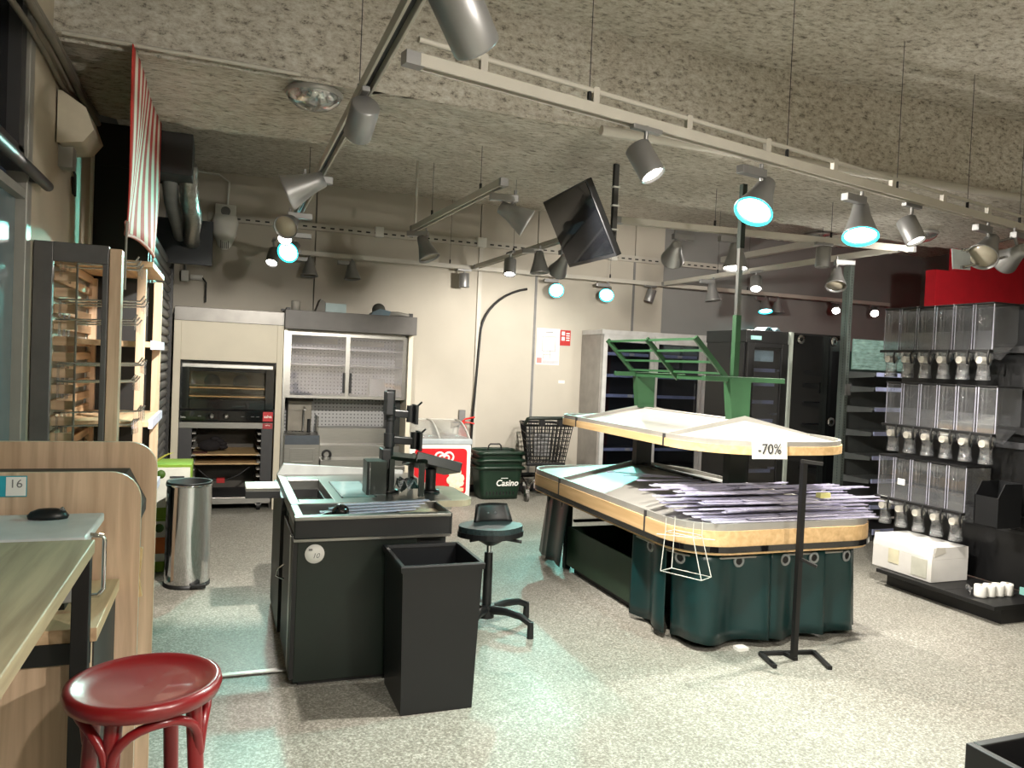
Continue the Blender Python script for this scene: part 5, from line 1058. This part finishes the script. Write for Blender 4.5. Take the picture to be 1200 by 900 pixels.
# track at left, front to back
lamp('can', (.60, 2.11, 2.63), (1.6, 2.9, 1.6), None, 0, 'large dark can spot lamp at the top edge of the photo', (0, 1), size=1.15)
lamp('can', (.53, 3.38, 2.68), (.25, 7.6, .05), 'white', 420, 'can spot lamp on the left track nearest the glass dome', (0, 1), cone=64, blend=.35)
lamp('bell', (.44, 4.95, 2.70), (-.6, 5.2, 2.2), None, 0, 'bell spot lamp pointing left on the left track', (1, 0), size=1.15)
lamp('bell', (.46, 6.3, 2.69), (-.1, 5.2, 1.9), None, 0, 'bell spot lamp with unlit lens on the left track', (1, 0))
lamp('can', (.47, 6.75, 2.66), (-.3, 4.0, .6), 'white', 60, 'small lit white spot lamp under the left track', (0, 1))
lamp('bell', (.56, 7.33, 2.62), (-.6, 5.0, 1.4), 'cyan', 150, 'glowing blue green bell spot lamp on the left track', (1, 0), cone=75)
lamp('can', (.44, 8.02, 2.62), (.0, 7.0, 1.0), 'white', 70, 'lit white spot lamp nearest the oven', (0, 1))
# rear track
for x, k, lit, pw, aim, lab in ((.90, 'bell', None, 0, (.9, 8.8, 0), 'first dark bell lamp from the left on the rear track'), (1.38, 'bell', None, 0, (1.6, 8.8, 0), 'second dark bell lamp on the rear track above the servery'),
        (2.75, 'can', None, 0, (2.8, 9.1, 0), 'unlit can lamp on the rear track above the arched pole'), (3.99, 'bell', 'cyan', 115, (2.05, 4.1, 0), 'left of the two glowing turquoise lamps on the rear track'),
        (4.73, 'bell', 'cyan', 110, (2.3, 5.6, 0), 'right of the two glowing turquoise lamps on the rear track'), (5.38, 'can', None, 0, (5.0, 9.3, 1), 'small unlit can lamp on the rear track near the wall corner'),
        (7.28, 'bell', 'cyan', 60, (6.9, 8.3, 0), 'turquoise lamp turned away on the rear track behind the power pole'), (7.50, 'bell', None, 0, (7.5, 9.0, 0), 'dark bell lamp beside the turned away turquoise lamp'),
        (8.57, 'can', 'white', 60, (6.0, 6.0, .5), 'lit white lamp on the rear track left of the tall upright'), (9.32, 'can', 'white', 60, (6.5, 5.8, .8), 'lit white lamp on the rear track right of the tall upright')):
    lamp(k, (x, 9.10, 2.665 if lit != 'white' else 2.70), aim, lit, pw, lab, (-1, 0), cone=95 if lit != 'cyan' else 52, blend=.6 if lit != 'cyan' else 1.0)
# behind the television
lamp('can', (2.70, 7.35, 2.64), (2.3, 6.4, 0), 'white', 70, 'lit white can lamp on the short track behind the television', (0, 1))
lamp('bell', (2.82, 6.86, 2.64), (2.95, 6.7, 0), None, 0, 'silver bell lamp on the short track behind the television', (-1, .3))
lamp('bell', (3.02, 6.80, 2.63), (3.0, 9.3, .9), 'white', 190, 'silver bell lamp half hidden by the television', (1, .3))
# short track with two lamps
lamp('bell', (1.78, 4.80, 2.64), (2.9, 4.45, 2.0), 'white', 230, 'bright white bell lamp on the short track left of the television', (-1, .2), cone=120)
lamp('bell', (1.62, 6.55, 2.63), (1.9, 6.3, 1.8), None, 0, 'silver bell lamp at the far end of the short track', (-1, .5))
# nearest track
lamp('can', (1.84, 3.22, 2.64), (2.65, 2.1, .4), 'white', 250, 'lit white can lamp on the near track right of the television pole', (1, .2), cone=145, blend=.4)
lamp('bell', (2.72, 3.49, 2.62), (1.1, 2.75, .3), 'cyan', 95, 'left large turquoise bell lamp on the near track', (-1, -.2), size=1.1, cone=115, blend=.9)
lamp('bell', (3.64, 3.70, 2.62), (2.85, 2.75, 0), 'cyan', 14, 'right large turquoise bell lamp on the near track', (-1, -.2), size=1.1, cone=70)
lamp('can', (4.14, 3.78, 2.63), (4.45, 2.6, .3), 'white', 220, 'lit white can lamp on the near track above the dispensers', (1, .2), cone=155, blend=.4)
lamp('bell', (5.05, 3.95, 2.62), (4.6, 3.8, 2.2), None, 0, 'unlit silver bell lamp in front of the red wall', (-1, -.2), size=1.1)
lamp('bell', (5.36, 3.98, 2.60), (5.9, 5.6, 2.0), 'white', 120, 'lit lamp cut by the right edge of the photo', (1, .2))
# track above the far end of the island
lamp('bell', (3.41, 5.42, 2.62), (4.9, 8.7, 1.0), 'white', 200, 'left silver bell lamp above the far end of the island', (1, 0)); lamp('bell', (3.92, 5.30, 2.62), (3.72, 5.05, .6), 'white', 170, 'right silver bell lamp above the power pole', (-1, 0), size=1.1)
lamp('can', (4.75, 5.22, 2.68), (4.65, 5.2, 0), None, 0, 'unlit can lamp right of the power pole', (1, 0))
# track above the fridges
lamp('can', (5.46, 7.0, 2.66), (4.6, 5.8, .6), 'white', 120, 'bright round white lamp beside the power pole', (0, 1)); lamp('bell', (5.49, 7.84, 2.62), (5.7, 7.6, 0), None, 0, 'silver bell lamp above the fridges', (-1, .2)); lamp('bell', (5.40, 5.75, 2.60), (4.7, 5.0, .8), None, 0, 'grey bell lamp with unlit lens next to the tall upright', (1, -.3))
# unseen lamps added behind the viewer for fill and ceiling bounce
for x, y, aim, pw, lab in ((.545, .2, (1.6, 1.2, 0), 180, 'added fill lamp on the left track just above the viewer'), (.545, -.8, (2.6, -1.6, 0), 520, 'added fill lamp at the unseen start of the left track'), (3.2, .28, (4.2, -.8, 0), 420, 'added fill lamp in the middle of the unseen slanting track'), (5.0, 1.6, (6.8, .6, 0), 420, 'added fill lamp at the right end of the unseen slanting track'), (2.2, -.46, (1.4, 2.4, .8), 200, 'added fill lamp at the left end of the unseen slanting track')):
    lamp('can', (x, y, 2.64), aim, 'white', pw, lab, (0, 1), cone=110)
track((1.6, -.9), (5.4, 1.9), 'unseen slanting track added behind the viewer for the fill lamps', (.3, .7))

# ------------------------------------------------------------------ television, domes, card holder
tv = thing('television', (2.43, 5.21, 2.69), 'flat black television hung tilted from a ceiling pole', 'television')
Rz, Rx_, Ry = Matrix.Rotation(-1.67, 3, 'Z'), Matrix.Rotation(.47, 3, 'X'), Matrix.Rotation(.03, 3, 'Y'); MT = Rz @ Rx_ @ Ry; ct_ = Vector((2.43, 5.21, 2.69))
MB().obox(ct_ + MT @ Vector((0, .022, 0)), (.95, .045, .56), MT).build('casing', BPLAST, tv, bev=.006)
MB().obox(ct_ + MT @ Vector((0, -.002, .006)), (.92, .004, .52), MT).build('screen', mat('screen_black', (6, 7, 9), .05, coat=.4), tv)
MB().obox(ct_ + MT @ Vector((0, .06, 0)), (.22, .04, .22), MT).build('mount_plate', BLACK, tv)
MB().bar(ct_ + MT @ Vector((0, .08, 0)), (2.74, 5.22, 2.66), .05, .05).build('tilt_bracket', BLACK, tv)
MB().box(2.725, 2.76, 5.205, 5.24, 2.55, 3.2).build('pole', mat('pole_grey', (72, 72, 72), .4), tv); MB().box(2.72, 2.727, 5.21, 5.235, 2.56, 3.2).build('pole_slot', BLACK, tv)
for z in (2.7, 2.88, 3.02): MB().box(2.715, 2.77, 5.20, 5.245, z, z + .012).build('cable_tie', WHITE_P, tv)
DOME = clear('dome_glass', (.92, .94, .90), .22, .06, .12)
def dome(p, r, lab, dirz=-1):
    o = thing('ceiling_dome', p, lab, 'light'); x, y, z = p
    MB().lathe([(r, z), (r * 1.05, z - .012), (r * .98, z - .03)], (x, y, 0), 32).build('collar', STEELP, o)
    MB().lathe([(r * .98, z - .02), (r * .9, z - .055), (r * .6, z - .09), (r * .25, z - .105), (.001, z - .107)], (x, y, 0), 32).build('glass', DOME, o)
    MB().lathe([(r * .5, z), (r * .5, z - .05), (r * .2, z - .06), (.001, z - .06)], (x, y, 0), 18).build('reflector', CHROME, o)
    MB().box(x - r * .7, x + r * .7, y - .012, y + .012, z - .04, z - .02).build('tube_lamp', DGREY, o)
dome((.45, 4.66, 3.19), .16, 'unlit clear glass ceiling dome beside the left track')
dome((7.75, 8.6, 3.65), .22, 'small glass ceiling dome beyond the power pole'); dome((6.7, 6.0, 3.2), .17, 'glass ceiling dome in front of the red wall')
ch = thing('card_holder', (4.9, 4.0, 2.48), 'blank white card on two chrome rods at the right edge', 'card holder')
MB().add([(4.77, 4.0, 2.60), (4.95, 4.0, 2.595), (4.96, 4.0, 2.465), (4.79, 4.0, 2.46)], [(0, 1, 2, 3)]).build('card', mat('card_blue', (196, 206, 214), .6), ch, solid=.004)
MB().tube([(4.87, 3.985, 2.595), (5.6, 3.985, 2.80)], .010, 8).build('rod', CHROME, ch); MB().tube([(4.88, 3.985, 2.475), (5.6, 3.985, 2.67)], .010, 8).build('rod', CHROME, ch)
for z in (2.6, 2.478): MB().box(4.86, 4.885, 3.98, 4.0, z - .012, z + .008).build('clip', CHROME, ch)
